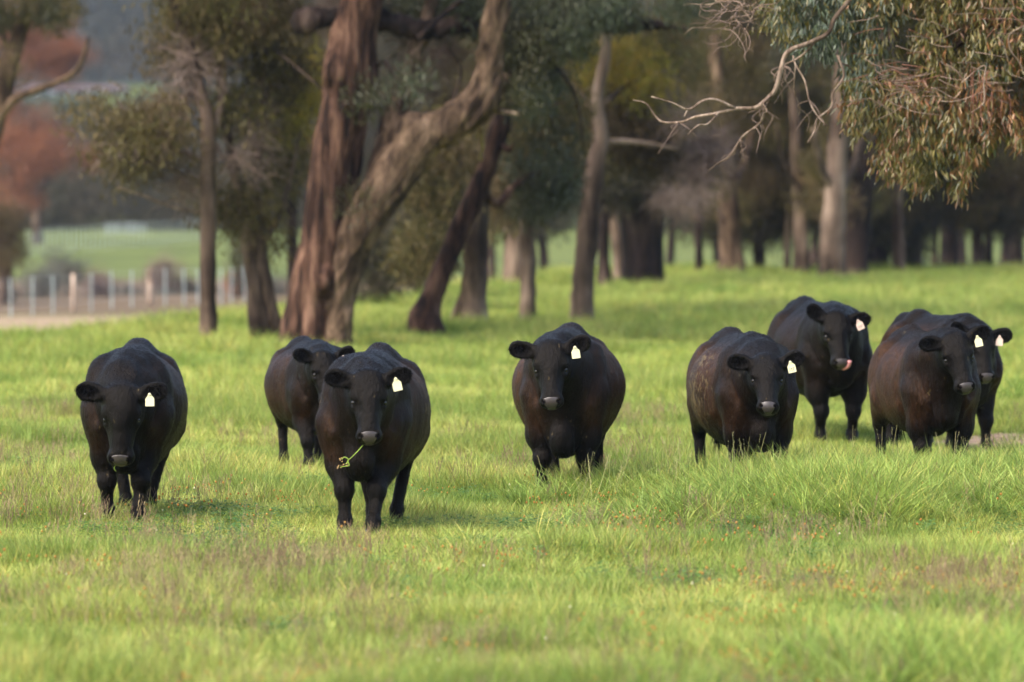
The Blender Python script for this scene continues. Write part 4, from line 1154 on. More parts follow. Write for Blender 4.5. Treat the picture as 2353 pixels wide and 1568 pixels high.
    for key, (fx, fy, *lift) in ft.items():
        lf = lift[0] if lift else 0.0
        sg = 1 if key[1] == 'l' else -1
        if key[0] == 'f':
            kx = 0.48 + (fx - 0.48) * 0.5 + 0.03 + lf * 0.6; ky = sg * 0.15 + (fy - sg * 0.15) * 0.75
            s.cap((0.50, sg * 0.215, 0.82), (0.47, sg * (0.10 + abs(fy) * 0.48), 0.50), 0.125, 0.098, 0.07)
            s.cap((0.47, sg * (0.10 + abs(fy) * 0.48), 0.51), (kx - 0.01, ky, 0.35), 0.10, 0.068, 0.05)
            s.ell((kx + 0.005, ky, 0.32), (0.064, 0.070, 0.075), 0.03)
            s.cap((kx - 0.005, ky, 0.29), (fx - 0.02, fy, 0.13 + lf), 0.050, 0.043, 0.02)
            s.ell((fx - 0.01, fy, 0.115 + lf), (0.052, 0.052, 0.05), 0.03)
            s.cap((fx - 0.01, fy, 0.11 + lf), (fx + 0.035, fy, 0.045 + lf), 0.044, 0.052, 0.03)
            hooves.append((fx + 0.045, fy, 0.0 + lf))
        else:
            s.ell((-0.58, sg * 0.19, 0.86), (0.22, 0.14, 0.33), 0.10, rot=np.array(Matrix.Rotation(R(12), 3, 'Y')))
            hx, hy = fx - 0.06, sg * 0.21 + (fy - sg * 0.21) * 0.5
            s.cap((-0.44, sg * 0.22, 0.70), (hx, hy, 0.50), 0.13, 0.065, 0.09)
            s.ell((hx, hy, 0.48), (0.062, 0.045, 0.075), 0.04)
            s.cap((hx, hy, 0.45), (fx - 0.01, fy, 0.14 + lf), 0.048, 0.043, 0.03)
            s.ell((fx - 0.005, fy, 0.12 + lf), (0.05, 0.05, 0.05), 0.03)
            s.cap((fx, fy, 0.11 + lf), (fx + 0.04, fy, 0.045 + lf), 0.043, 0.05, 0.03)
            hooves.append((fx + 0.05, fy, 0.0 + lf))
    # ---- tail
    tx = -0.90
    s.cap((-0.85, 0, 1.22), (tx, tail_side * 0.3, 1.02), 0.035, 0.028, 0.04)
    s.cap((tx, tail_side * 0.3, 1.02), (tx - 0.02, tail_side, 0.62), 0.028, 0.017, 0.02)
    # ---- head
    HE = lambda c, r, k=0.05, rot=None, sub=False: s.ell(H(*c), tuple(np.array(r) * hs), k * hs, rot=HRn if rot is None else HRn @ rot, sub=sub)
    HC = lambda a, b, ra, rb, k=0.04, sub=False, flat=None: s.cap(H(*a), H(*b), ra * hs, rb * hs, k * hs, sub, flat)
    Yn = np.array(HR @ Vector((0, 1, 0)))
    HE((0.075, 0, -0.085), (0.125, 0.128, 0.105), 0.05)
    HE((-0.005, 0, -0.055), (0.045, 0.095, 0.06), 0.05)
    HE((0.11, 0, -0.015), (0.115, 0.105, 0.045), 0.04)
    HC((0.15, 0, -0.075), (0.38, 0, -0.055), 0.100, 0.074, 0.05, flat=(Yn, 1.0))
    HC((0.20, 0, -0.015), (0.41, 0, -0.030), 0.046, 0.044, 0.05)
    HC((0.10, 0, -0.155), (0.39, 0, -0.110), 0.085, 0.055, 0.05, flat=(Yn, 0.95))
    for sg in (-1, 1):
        HE((0.13, sg * 0.085, -0.135), (0.10, 0.045, 0.085), 0.05)
        HE((0.150, sg * 0.100, -0.030), (0.045, 0.034, 0.028), 0.03)     # brow
        HE((0.200, sg * 0.105, -0.060), (0.035, 0.024, 0.030), 0.02)        # lids
        HC((0.23, sg * 0.080, -0.065), (0.33, sg * 0.052, -0.06), 0.028, 0.022, 0.03)
    HE((0.435, 0, -0.060), (0.056, 0.092, 0.064), 0.04)
    HE((0.447, 0, -0.045), (0.042, 0.078, 0.050), 0.03)
    for sg in (-1, 1):
        HE((0.440, sg * 0.056, -0.030), (0.040, 0.030, 0.040), 0.02)       # nostril wings
    HE((0.430, 0, -0.122), (0.050, 0.060, 0.036), 0.025)                # chin
    HC((0.492, -0.06, -0.103), (0.492, 0.06, -0.103), 0.010, 0.010, 0.02, sub=True)
    for sg in (-1, 1):
        HE((0.190, sg * 0.124, -0.040), (0.026, 0.020, 0.020), 0.015, sub=True)
        HE((0.452, sg * 0.056, 0.004), (0.013, 0.015, 0.022), 0.010, sub=True)
    # ears: leaf-shaped cups held out sideways, opening forward
    eo = Vector(H(0.02, 0, -0.075))
    def ear_point(sg, a, b_, c_):
        """a out along the ear, b_ down, c_ towards the front"""
        ang = R(ears[0 if sg < 0 else 1])
        dx, dy = -math.sin(ang), math.cos(ang)
        return tuple(eo + ER @ (Vector((a * dx + b_ * dy, sg * (0.105 + a * dy - b_ * dx), c_ + 0.02 + 0.12 * a)) * hs))
    for sg in (-1, 1):
        rt = ERn @ np.array(Matrix.Rotation(sg * (math.pi / 2 + R(ears[0 if sg < 0 else 1])), 3, 'Z'))
        E3 = lambda *r: tuple(np.array(r) * hs)
        s.cap(ear_point(sg, -0.04, 0, -0.01), ear_point(sg, 0.05, 0.0, 0.0), 0.040 * hs, 0.036 * hs, 0.035)
        s.ell(ear_point(sg, 0.100, 0.0, 0), E3(0.104, 0.066, 0.030), 0.025, rot=rt)
        s.ell(ear_point(sg, 0.140, 0.004, 0), E3(0.070, 0.066, 0.022), 0.02, rot=rt)
        s.ell(ear_point(sg, 0.115, 0.004, 0.026), E3(0.076, 0.044, 0.022), 0.02, rot=rt, sub=True)
    G, lo, ax = s.grid(vox)
    V, F = surface_nets(G, lo, vox)
    # folds and muscle under the hide: everywhere but the head and lower legs
    tmp = mesh_from('tmp', V, F); nr = np.zeros(len(V) * 3, dtype=np.float32); tmp.vertices.foreach_get('normal', nr); nr = nr.reshape(-1, 3); bpy.data.meshes.remove(tmp)
    hd0 = (V - np.array(pole)) @ HRn / hs
    offh = np.clip(1 - np.exp(-((hd0[:, 1] / 0.34) ** 2 + ((hd0[:, 0] - 0.2) / 0.42) ** 2 + ((hd0[:, 2] + 0.03) / 0.22) ** 2) ** 2) * 1.2, 0, 1) * sm(0.30, 0.5, V[:, 2])
    wf = offh * (0.35 + 0.65 * sm(-0.1, 0.35, V[:, 0]))
    dsp = np.zeros(len(V)); idx_ = np.nonzero(wf > 0.05)[0]
    for i_ in idx_:
        x, y, z = V[i_]
        dsp[i_] = mnoise.noise(Vector((x * 5 + seed, y * 9, z * 2.6))) * 0.025 + mnoise.noise(Vector((x * 11, y * 16 + seed, z * 5))) * 0.007
    V = V + nr * (dsp * wf)[:, None]
    # keep the biggest connected surface only (drops stray bubbles)
    me = mesh_from('body', V * S, F)
    # ---- zones: brown, -, mud
    P = V
    hd = (P - np.array(pole)) @ HRn / hs          # head coordinates
    inhead = (1 - sm(0.17, 0.30, np.sqrt((np.clip(hd[:, 0], None, 0.0)) ** 2 + hd[:, 1] ** 2 * 0.3 + np.clip(-hd[:, 2] - 0.16, 0, None) ** 2))) * sm(-0.14, 0.0, hd[:, 0]) * sm(-0.30, -0.2, hd[:, 2])
    side_ = sm(0.10, 0.26, np.abs(P[:, 1]))
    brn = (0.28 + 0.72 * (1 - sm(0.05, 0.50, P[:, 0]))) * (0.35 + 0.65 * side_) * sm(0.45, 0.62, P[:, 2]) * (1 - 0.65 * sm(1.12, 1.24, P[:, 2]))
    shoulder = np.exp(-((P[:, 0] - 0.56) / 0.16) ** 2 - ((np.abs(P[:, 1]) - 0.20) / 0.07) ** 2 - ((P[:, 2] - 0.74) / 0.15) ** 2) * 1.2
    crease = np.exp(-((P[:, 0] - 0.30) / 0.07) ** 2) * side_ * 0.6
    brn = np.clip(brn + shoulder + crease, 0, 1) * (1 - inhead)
    mud = np.zeros(len(P))
    for (mx, my, mz, mr, ma) in dirt:
        mud = np.maximum(mud, ma * np.exp(-(((P[:, 0] - mx) ** 2 + (P[:, 1] - my) ** 2 + ((P[:, 2] - mz) * 0.7) ** 2) / mr ** 2)))
    ca = me.color_attributes.new('zones', 'FLOAT_COLOR', 'POINT')
    he = (P - np.array(eo)) @ ERn / hs
    earm = sm(0.125, 0.16, np.abs(he[:, 1])) * (np.abs(he[:, 0]) < 0.16) * (np.abs(he[:, 2] - 0.03) < 0.10)
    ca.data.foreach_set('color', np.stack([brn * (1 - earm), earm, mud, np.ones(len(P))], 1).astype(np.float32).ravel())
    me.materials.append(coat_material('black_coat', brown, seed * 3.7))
    body = bpy.data.objects.new('body', me); COL.objects.link(body); body.parent = root
    # ---- muzzle pad: the skin of the nose, proud of the coat by 3 mm
    Gn = G
    i0 = [0, 0, 0]
    c = np.array(H(0.452, 0, -0.045))
    hh = 0.0055
    sub = Sdf(); sub.ops = s.ops
    lo2, hi2 = c - 0.095 * hs, c + 0.095 * hs
    G2, l2, a2 = sub.grid(hh, lo2, hi2)
    X, Y, Z = np.meshgrid(a2[0], a2[1], a2[2], indexing='ij')
    hp = (np.stack([X, Y, Z], -1) - np.array(pole)) @ HRn / hs
    # pad outline: broad above (nostrils), narrower at the lip, facing forward
    down = np.clip((hp[..., 0] - 0.43) / 0.06, 0, 1)
    halfw = 0.069 - 0.026 * down
    qx = np.abs(hp[..., 1]) - halfw
    qq = (np.abs(hp[..., 1]) / halfw) ** 3 + (np.abs(hp[..., 0] - 0.462) / 0.036) ** 3
    region = np.maximum((qq ** (1 / 3) - 1) * 0.03, -(hp[..., 2] + 0.082))
    G3 = np.maximum(G2 - 0.0035, region)
    G3[0, :, :] = G3[-1, :, :] = 1; G3[:, 0, :] = G3[:, -1, :] = 1; G3[:, :, 0] = G3[:, :, -1] = 1
    V2, F2 = surface_nets(G3.astype(np.float32), l2, hh)
    mz = mesh_from('muzzle', V2 * S, F2); mz.materials.append(M['muzzle'])
    o = bpy.data.objects.new('muzzle', mz); COL.objects.link(o); o.parent = root
    muzzle_o = o
    for sg in (-1, 1):
        no = uv_ball('nostril', (0.012, 0.015, 0.013), M['nostril'], muzzle_o, Vector(H(0.457, sg * 0.049, 0.004)) * S, HR, S * hs)
        e = uv_ball('eye', (0.020, 0.017, 0.020), M['eye'], root, Vector(H(0.190, sg * 0.108, -0.051)) * S, HR, S * hs)
        # lids: a thin ring round the eyeball
        mb = MB()
        ring = []
        for k in range(17):
            a = 2 * math.pi * k / 16
            ring.append(Vector(H(0.190 + 0.020 * math.cos(a), sg * (0.126 - 0.012 * math.sin(a)), -0.042 + 0.016 * math.sin(a))) * S)
        mb.tube(ring, [0.0045 * S] * 17, 5, cap=False)
        lid = mb.build('eyelid', M['eyelid'], e, world_space=False)
    # hooves
    for (hx, hy, hz) in hooves:
        mb = MB()
        for sg in (-1, 1):
            V_ = []
            for (zz, fr, bk, w) in ((0.0, 0.060, -0.045, 0.026), (0.03, 0.045, -0.045, 0.025), (0.062, 0.022, -0.040, 0.022)):
                for (px_, py_) in ((fr, 0.3), (fr * 0.75, 0.95), (-0.01, 1.0), (bk, 0.7), (bk, -0.4), (0.0, -0.8), (fr * 0.8, -0.6)):
                    V_.append(((hx + px_) * S, (hy + sg * (0.027 + py_ * w)) * S, (hz + zz + 0.002) * S))
            n = 7; Fh = []
            for r_ in range(2):
                for k in range(n):
                    f = (r_ * n + k, r_ * n + (k + 1) % n, (r_ + 1) * n + (k + 1) % n, (r_ + 1) * n + k)
                    Fh.append(f if sg > 0 else f[::-1])
            Fh.append(tuple(range(n))); Fh.append(tuple(2 * n + k for k in range(n)))
            mb.add(V_, Fh)
        mb.build('hoof', M['hoof'], root, smooth=False, world_space=False)
    # forelock: curly hair on the poll
    roots, dirs, lens = [], [], []
    for _ in range(int(420 * lock)):
        a = rs.gauss(0, 0.034); bx = rs.uniform(-0.045, 0.06)
        roots.append(Vector(H(bx, a, -0.03 + 0.032 * (1 - (a / 0.1) ** 2) * (0.4 + bx * 9 if bx < 0.06 else 1))) * S)
        dirs.append(HR @ Vector((rs.uniform(-0.35, 0.8), rs.uniform(-0.6, 0.6), rs.uniform(0.15, 0.9))))
        lens.append(rs.uniform(0.02, 0.05) * S * (1 + 0.35 * (lock > 1)))
    hair_strips('forelock', roots, dirs, lens, 0.004 * S, root, M['hair'], 0.2, rs)
    # ear fringe
    for sg in (-1, 1):
        roots, dirs, lens = [], [], []
        for _ in range(620):
            t = rs.uniform(0, 2 * math.pi)
            aa = 0.105 + 0.092 * math.cos(t); bb = 0.052 * math.sin(t)
            inside = rs.random() < 0.65
            f = rs.uniform(0.15, 0.9) if inside else 0.95
            roots.append(Vector(ear_point(sg, 0.105 + (aa - 0.105) * f, bb * f, 0.004 if inside else 0.004)) * S)
            pa = Vector(ear_point(sg, aa, bb, 0)); pc = Vector(ear_point(sg, 0.09, 0, 0))
            d = (pa - pc).normalized() * (0.3 if inside else 1) + Vector((0, 0, -0.45)) + ER @ Vector((rs.uniform(-.4, .4), rs.uniform(-.4, .4), rs.uniform(0.0, 0.8)))
            dirs.append(d); lens.append(rs.uniform(0.014, 0.04) * S)
        hair_strips('ear_hair', roots, dirs, lens, 0.0045 * S, root, M['hair'], 0.25, rs)
    # tail switch
    roots, dirs, lens = [], [], []
    for _ in range(220):
        roots.append(Vector((tx - 0.02 + rs.gauss(0, 0.012), tail_side + rs.gauss(0, 0.012), rs.uniform(0.5, 0.66))) * S)
        dirs.append(Vector((rs.gauss(0, 0.12), rs.gauss(0, 0.12), -1))); lens.append(rs.uniform(0.15, 0.3) * S)
    hair_strips('tail_switch', roots, dirs, lens, 0.007 * S, root, M['hair'], 0.0, rs)
    # short coat hairs all over: breaks the outline and gives the sheen its grain
    nV = len(V)
    Vs = V * S
    fi = np.array(F)
    pick = np.array([rs.randrange(len(fi)) for _ in range(26000)])
    q = fi[pick]
    A, B_, C_, Dv = Vs[q[:, 0]], Vs[q[:, 1]], Vs[q[:, 2]], Vs[q[:, 3]]
    cen = (A + B_ + C_ + Dv) / 4
    nrm = np.cross(C_ - A, Dv - B_); nrm /= np.maximum(np.linalg.norm(nrm, axis=1), 1e-9)[:, None]
    hdc = (cen / S - np.array(pole)) @ HRn / hs
    on_head = (hdc[:, 0] > -0.02) & (hdc[:, 2] > -0.22) & (np.abs(hdc[:, 1]) < 0.14)
    keep = ~(on_head)
    cen, nrm = cen[keep], nrm[keep]
    lie = np.tile(np.array([-0.55, 0, -0.75]), (len(cen), 1)) + np.random.default_rng(seed).normal(0, 0.18, (len(cen), 3))
    lie -= nrm * np.sum(lie * nrm, 1)[:, None]
    dv = lie / np.maximum(np.linalg.norm(lie, axis=1), 1e-6)[:, None] * 0.022 + nrm * 0.007
    sd_ = np.cross(dv, nrm); sd_ /= np.maximum(np.linalg.norm(sd_, axis=1), 1e-9)[:, None]
    w = 0.0022
    HV = np.stack([cen - sd_ * w, cen + sd_ * w, cen + dv * S], 1).reshape(-1, 3)
    HF = np.arange(len(HV)).reshape(-1, 3)
    hm = mesh_from('coat_hair', HV, HF, smooth=False)
    zc = np.zeros((len(HV), 4), dtype=np.float32); zc[:, 3] = 1
    # colour each hair like the skin under it
    vb = np.stack([brn, earm, mud, np.ones(len(P))], 1)[q[keep][:, 0]]
    zc[:] = np.repeat(vb, 3, axis=0)
    ca = hm.color_attributes.new('zones', 'FLOAT_COLOR', 'POINT'); ca.data.foreach_set('color', zc.ravel())
    hm.materials.append(me.materials[0])
    hmo = bpy.data.objects.new('coat_hair', hm); COL.objects.link(hmo); hmo.parent = root; hmo['kind'] = 'stuff'
    # ear tag (animal's left ear)
    c0 = Vector(ear_point(1, 0.085, 0.010, 0.012)) * S
    tagw, tagh = 0.064, 0.060
    out = [(-0.012, 0.0), (0.012, 0.0), (0.015, -0.010), (tagw / 2 - 0.004, -0.024), (tagw / 2, -0.030), (tagw / 2, -0.026 - tagh), (-tagw / 2, -0.026 - tagh), (-tagw / 2, -0.034), (-tagw / 2 + 0.004, -0.028), (-0.015, -0.012)]
    tilt = Matrix.Rotation(R(-10 + tag_turn + rs.uniform(-6, 4)), 3, 'Y')
    fw = inv @ Vector((0, -1, 0)); rt_ = Vector((0, 0, 1)).cross(fw) * -1 if False else (inv @ Vector((1, 0, 0)))
    V_ = []
    for dd in (0.0, -0.003):
        for (a, b2) in out:
            p2 = tilt @ Vector((a, 0, b2))
            V_.append(c0 + (rt_ * p2.x + Vector((0, 0, 1)) * p2.z + fw * (0.022 + dd + 0.12 * -b2 * 0.2)) * S)
    n = len(out)
    mb = MB(); mb.add(V_, [tuple(range(n))[::-1], tuple(range(n, 2 * n))] + [(k, (k + 1) % n, n + (k + 1) % n, n + k) for k in range(n)])
    tg = mb.build('ear_tag', M['tag_back'] if tag_flip else M['tag'], root, smooth=False, world_space=False)
    uv_ball('tag_button', (0.010, 0.010, 0.006), M['tag_back'] if tag_flip else M['tag'], tg, c0 + fw * 0.026 * S, Matrix(((rt_.x, 0, fw.x), (rt_.y, 0, fw.y), (0, 1, 0))), S)
    if tag_mark:
        for (a, b2, w2, h2) in ((-0.016, -0.058, 0.004, 0.024), (-0.004, -0.052, 0.010, 0.005), (-0.001, -0.064, 0.004, 0.022), (0.010, -0.058, 0.004, 0.024), (0.018, -0.050, 0.010, 0.004)):
            mb = MB(); V_ = []
            for (sx, sz) in ((-1, -1), (1, -1), (1, 1), (-1, 1)):
                p2 = tilt @ Vector((a + sx * w2 / 2, 0, b2 + sz * h2 / 2))
                V_.append(c0 + (rt_ * p2.x + Vector((0, 0, 1)) * p2.z + fw * (0.0235 + 0.12 * -p2.z * 0.2)) * S)
            mb.add(V_, [(0, 1, 2, 3)])
            mb.build('tag_mark', M['ink'], tg, smooth=False, world_space=False)
    if extra: extra(root, H, S, HR, fw)
    return root, H, S

_ball = {}
def uv_ball(name, rad, mat, parent, loc, rot, sc):
    key = mat.name
    if key not in _ball:
        V = []; F = []
        nu, nv = 16, 9
        for i in range(1, nv):
            for j in range(nu):
                a, b_ = math.pi * i / nv, 2 * math.pi * j / nu
                V.append((math.sin(a) * math.cos(b_), math.sin(a) * math.sin(b_), math.cos(a)))
        V += [(0, 0, 1), (0, 0, -1)]
        T, Bm = len(V) - 2, len(V) - 1
        for i in range(nv - 2):
            for j in range(nu):
                j2 = (j + 1) % nu
                F.append((i * nu + j, (i + 1) * nu + j, (i + 1) * nu + j2, i * nu + j2))
        for j in range(nu):
            F.append((T, j, (j + 1) % nu)); F.append((Bm, (nv - 2) * nu + (j + 1) % nu, (nv - 2) * nu + j))
        me = mesh_from(name, V, F); me.materials.append(mat); _ball[key] = me
    o = bpy.data.objects.new(name, _ball[key]); COL.objects.link(o); o.parent = parent
    o.matrix_local = Matrix.Translation(loc) @ rot.to_4x4() @ Matrix.Diagonal((rad[0] * sc, rad[1] * sc, rad[2] * sc, 1))
    return o

def licking(root, H, S, HR, fw):
    mb = MB()
    pts = [Vector(H(0.455, 0.0, -0.085)) * S, Vector(H(0.485, 0.030, -0.055)) * S, Vector(H(0.475, 0.062, -0.020)) * S, Vector(H(0.445, 0.070, 0.015)) * S]
    pts = [Vector(p) for p in spline(pts, 4)]
    mb.tube(pts, list(np.linspace(0.024, 0.020, len(pts)) * S), 10)
    mb.build('tongue', M['tongue'], root, world_space=False)

M['sprig'] = plain_mat('sprig', (0.28, 0.40, 0.06), 0.6, vary=0.2)
M['sprig_seed'] = plain_mat('sprig_seed', (0.42, 0.27, 0.12), 0.8, vary=0.3)
def sprig_from(H, S, root, segs, label, seeds=(), name='grass_sprig', w=0.0045):
    """a bitten stalk hanging out of the mouth; segs in head-plane offsets (metres) right/up in the view from the lip"""
    c0 = Matrix.Translation(root.location) @ Matrix.Rotation(root.rotation_euler[2], 4, 'Z') @ (Vector(H(0.490, -0.040, -0.085)) * S)
    t = bpy.data.objects.new(name, None); t.location = c0; COL.objects.link(t)
    tag(t, label, 'grass')
    for pts in segs:
        mb = MB()
        P_ = [Vector(p) for p in spline([Vector((a, f, b_)) for (a, b_, f) in pts], 4)]
        mb.tube(P_, list(np.linspace(w * 0.75, w * 0.4, len(P_))), 6)
        mb.build('stalk', M['sprig'], t, world_space=False)
    for (a, b_, f) in seeds:
        mb = MB()
        for _ in range(5):
            p = Vector((a + random.uniform(-.012, .012), f, b_ + random.uniform(-.012, .012)))
            mb.tube([p, p + Vector((random.uniform(-.012, .012), 0, random.uniform(-.012, .012)))], [0.004, 0.002], 5)
        mb.build('seed_head', M['sprig_seed'], t, world_space=False)
    return t

COWS = []
def herd():
    c = make_cow('black cow at far left of the herd with its head lowered below its back',
        293, 1190, 42.0, 1, (277, 892), (276, 1040), 1.05, scale=1.01, fat=0.89, chest=-0.02, roll=3, tag_turn=6, nose_out=6, ears=(12, 14), brown=0.55, seed=3,
        feet={'fr': (0.50, -0.15), 'fl': (0.66, 0.09), 'hr': (-0.52, -0.10), 'hl': (-0.80, 0.06)}, dirt=[(-0.1, 0.40, 0.92, 0.15, 0.8)], head_scale=1.08)
    sprig_from(c[1], c[2], c[0], [[(0, 0, 0), (-0.01, -0.02, -0.01), (0.005, -0.045, -0.01)]], 'short pale blade of grass in the mouth of the leftmost cow')
    COWS.append(c)
    c = make_cow('smaller black cow half hidden behind the cow with a sprig in its mouth',
        738, 1080, 49.8, -13, (750, 806), (763, 908), 1.00, scale=0.885, fat=1.06, head_yaw=20, head_scale=1.07, roll=-4, brown=0.6, seed=5, tail_side=-0.12, ears=(18, 26),
        feet={'fr': (0.66, -0.16), 'fl': (0.40, 0.18), 'hr': (-0.45, -0.20), 'hl': (-0.7, 0.2)}, tag_flip=True)
    sprig_from(c[1], c[2], c[0], [[(0, 0, 0), (-0.03, -0.03, 0), (-0.05, -0.035, 0)], [(0, 0, 0), (-0.02, -0.045, 0)]], 'bits of green grass at the mouth of the half hidden smaller cow')
    COWS.append(c)
    c = make_cow('black cow walking with a green flowering sprig hanging from its mouth',
        836, 1205, 40.9, 6, (848, 852), (850, 985), 1.12, scale=1.01, fat=0.92, chest=-0.01, roll=-3, lock=1.8, ears=(14, 18), brown=0.85, seed=9,
        feet={'fr': (0.62, -0.12), 'fl': (0.74, 0.10), 'hr': (-0.40, -0.05), 'hl': (-0.60, 0.10)},
        dirt=[(0.05, -0.38, 0.82, 0.30, 1.35), (-0.15, 0.42, 0.9, 0.25, 1.0)])
    sprig_from(c[1], c[2], c[0], [[(0, 0, 0), (-0.05, -0.055, -0.04), (-0.11, -0.11, -0.06)], [(-0.11, -0.11, -0.02), (-0.10, -0.145, -0.02), (-0.13, -0.150, -0.02), (-0.165, -0.158, -0.02)],
        [(-0.105, -0.10, -0.02), (-0.13, -0.085, -0.02), (-0.155, -0.105, -0.02)], [(-0.11, -0.12, -0.02), (-0.125, -0.135, -0.02)]],
        'green sprig with small brown seed heads hanging from the mouth of a cow', seeds=[(-0.165, -0.158, -0.02), (-0.157, -0.105, -0.02), (-0.125, -0.137, -0.02)])
    COWS.append(c)
    c = make_cow('very wide brown-tinged black cow standing square in the middle of the picture',
        1296, 1130, 45.2, 3.5, (1262, 784), (1264, 886), 1.10, scale=1.035, fat=1.03, chest=-0.07, tag_turn=8, brown=1.0, seed=13, head_yaw=-6, ears=(12, 20),
        feet={'fr': (0.50, -0.17), 'fl': (0.50, 0.17), 'hr': (-0.5, -0.12)})
    COWS.append(c)
    c = make_cow('black cow with mud flecks on its flank standing in long grass right of centre',
        1740, 1120, 46.0, -11, (1762, 812), (1762, 902), 1.10, scale=1.0, fat=0.97, chest=-0.04, nose_out=34, brown=0.9, seed=17, ears=(12, 22), tag_mark=True,
        feet={'fl': (0.55, 0.17), 'fr': (0.45, -0.17), 'hl': (-0.55, 0.2)},
        dirt=[(-0.05, -0.42, 0.85, 0.33, 1.15), (-0.25, -0.3, 1.0, 0.25, 0.7), (0.1, 0.38, 0.9, 0.2, 0.9)])
    COWS.append(c)
    c = make_cow('black cow licking its nose with pink tongue, furthest back behind the others',
        1920, 990, 54.0, -14, (1926, 716), (1932, 808), 1.02, scale=1.05, fat=0.86, chest=0.13, tag_turn=-12, brown=0.25, seed=21, head_yaw=10, ears=(38, 4), tag_flip=True, tag_mark=True, extra=licking,
        feet={'fr': (0.48, -0.14), 'fl': (0.45, 0.17)})
    COWS.append(c)
    c = make_cow('black cow at the right with rusty brown shoulder, standing in front of another cow',
        2160, 1100, 47.4, -11, (2196, 764), (2216, 872), 1.10, scale=0.99, fat=0.85, chest=0.07, brown=1.1, seed=25, head_yaw=10, roll=0, ears=(6, 22),
        feet={'fr': (0.5, -0.17), 'fl': (0.48, 0.17)})
    COWS.append(c)
    c = make_cow('black cow at far right, mostly hidden behind the rusty shouldered cow',
        2222, 1025, 52.4, -24, (2256, 752), (2266, 850), 1.10, scale=0.99, fat=0.94, chest=0.05, tag_turn=14, brown=0.75, seed=29, head_yaw=16, ears=(30, 2), tag_flip=True,
        feet={'fr': (0.5, -0.17), 'fl': (0.56, 0.17)})
    COWS.append(c)
herd()
# ================================================================== grass
def tuft(name, n, hmin, hmax, rad, lean, w, seed, mat, bend=0.35, head=None, folds=False):
    """a tuft of blades; colour attribute tint: darker towards the foot, each blade its own tone"""
    rs = random.Random(seed)
    V = []; F = []; C = []
    for _ in range(n):
        a = rs.uniform(0, 2 * math.pi); rr = rad * math.sqrt(rs.random())
        p = Vector((rr * math.cos(a), rr * math.sin(a), -0.02))
        L = rs.uniform(hmin, hmax)
        d = Vector((math.cos(a), math.sin(a), 0)) * rs.uniform(0.1, 1.0) * lean + Vector((rs.gauss(0, .12), rs.gauss(0, .12), 1))
        d.normalize()
        sd_ = Vector((-math.sin(a + rs.uniform(-1, 1)), math.cos(a + rs.uniform(-1, 1)), 0)).normalized()
        segs = 4
        tone = rs.uniform(0.45, 1.4)
        yel = rs.random()
        base = (tone, tone, tone * 0.9)
        if yel > 0.86: base = (tone * 1.5, tone * 1.1, tone * 1.0)
        bd = Vector((d.x, d.y, 0)); bd = bd.normalized() if bd.length > 1e-4 else Vector((1, 0, 0))
        bb = rs.uniform(0.3, 1.0) * bend
        n0 = len(V)
        q = p.copy(); dd = d.copy()
        for i in range(segs + 1):
            t = i / segs
            ww = w * (1 - t ** 1.6) * rs.uniform(0.9, 1.1)
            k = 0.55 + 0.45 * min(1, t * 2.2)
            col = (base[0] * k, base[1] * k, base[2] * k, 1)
            if i < segs:
                V += [tuple(q - sd_ * ww / 2), tuple(q + sd_ * ww / 2)]; C += [col, col]
            else:
                V.append(tuple(q)); C.append(col)
            q = q + dd * (L / segs)
            dd = (dd + bd * bb * 0.5 * (1 + t * 1.5) + Vector((0, 0, -bb * 0.35 * t * 2))).normalized()
        for i in range(segs - 1):
            F.append((n0 + 2 * i, n0 + 2 * i + 1, n0 + 2 * i + 3, n0 + 2 * i + 2))
        F.append((n0 + 2 * (segs - 1), n0 + 2 * (segs - 1) + 1, n0 + 2 * segs))
    me = bpy.data.meshes.new(name); me.from_pydata(V, [], F)
    ca = me.color_attributes.new('tint', 'FLOAT_COLOR', 'POINT'); ca.data.foreach_set('color', np.array(C, dtype=np.float32).ravel())
    me.update(); me.materials.append(mat)
    return bpy.data.objects.new(name, me)          # kept out of the scene: only its instances stand in the field

def seed_stem(name, n, hmin, hmax, rad, seed, mat, fluffy=0.5):
    rs = random.Random(seed); mb = MB()
    for _ in range(n):
        a = rs.uniform(0, 2 * math.pi); rr = rad * math.sqrt(rs.random())
        L = rs.uniform(hmin, hmax)
        p = Vector((rr * math.cos(a), rr * math.sin(a), 0))
        d = Vector((rs.gauss(0, .16), rs.gauss(0, .16), 1)).normalized()
        q = [p, p + d * L * 0.5, p + d * L + Vector((rs.gauss(0, .03), rs.gauss(0, .03), 0))]
        mb.tube(q, [0.0016, 0.0013, 0.001], 3, cap=False)
        # spikelets
        for k in range(9):
            t = 0.68 + 0.32 * k / 9
            c = p + d * L * t
            s_ = Vector((rs.gauss(0, .5), rs.gauss(0, .5), 1.2)).normalized() * rs.uniform(0.012, 0.03) * fluffy * 2
            w = Vector((rs.gauss(0, 1), rs.gauss(0, 1), 0)).normalized() * 0.0028
            mb.add([c - w, c + w, c + s_], [(0, 1, 2)])
    me = mb.mesh(name, False); me.materials.append(mat)
    return bpy.data.objects.new(name, me)

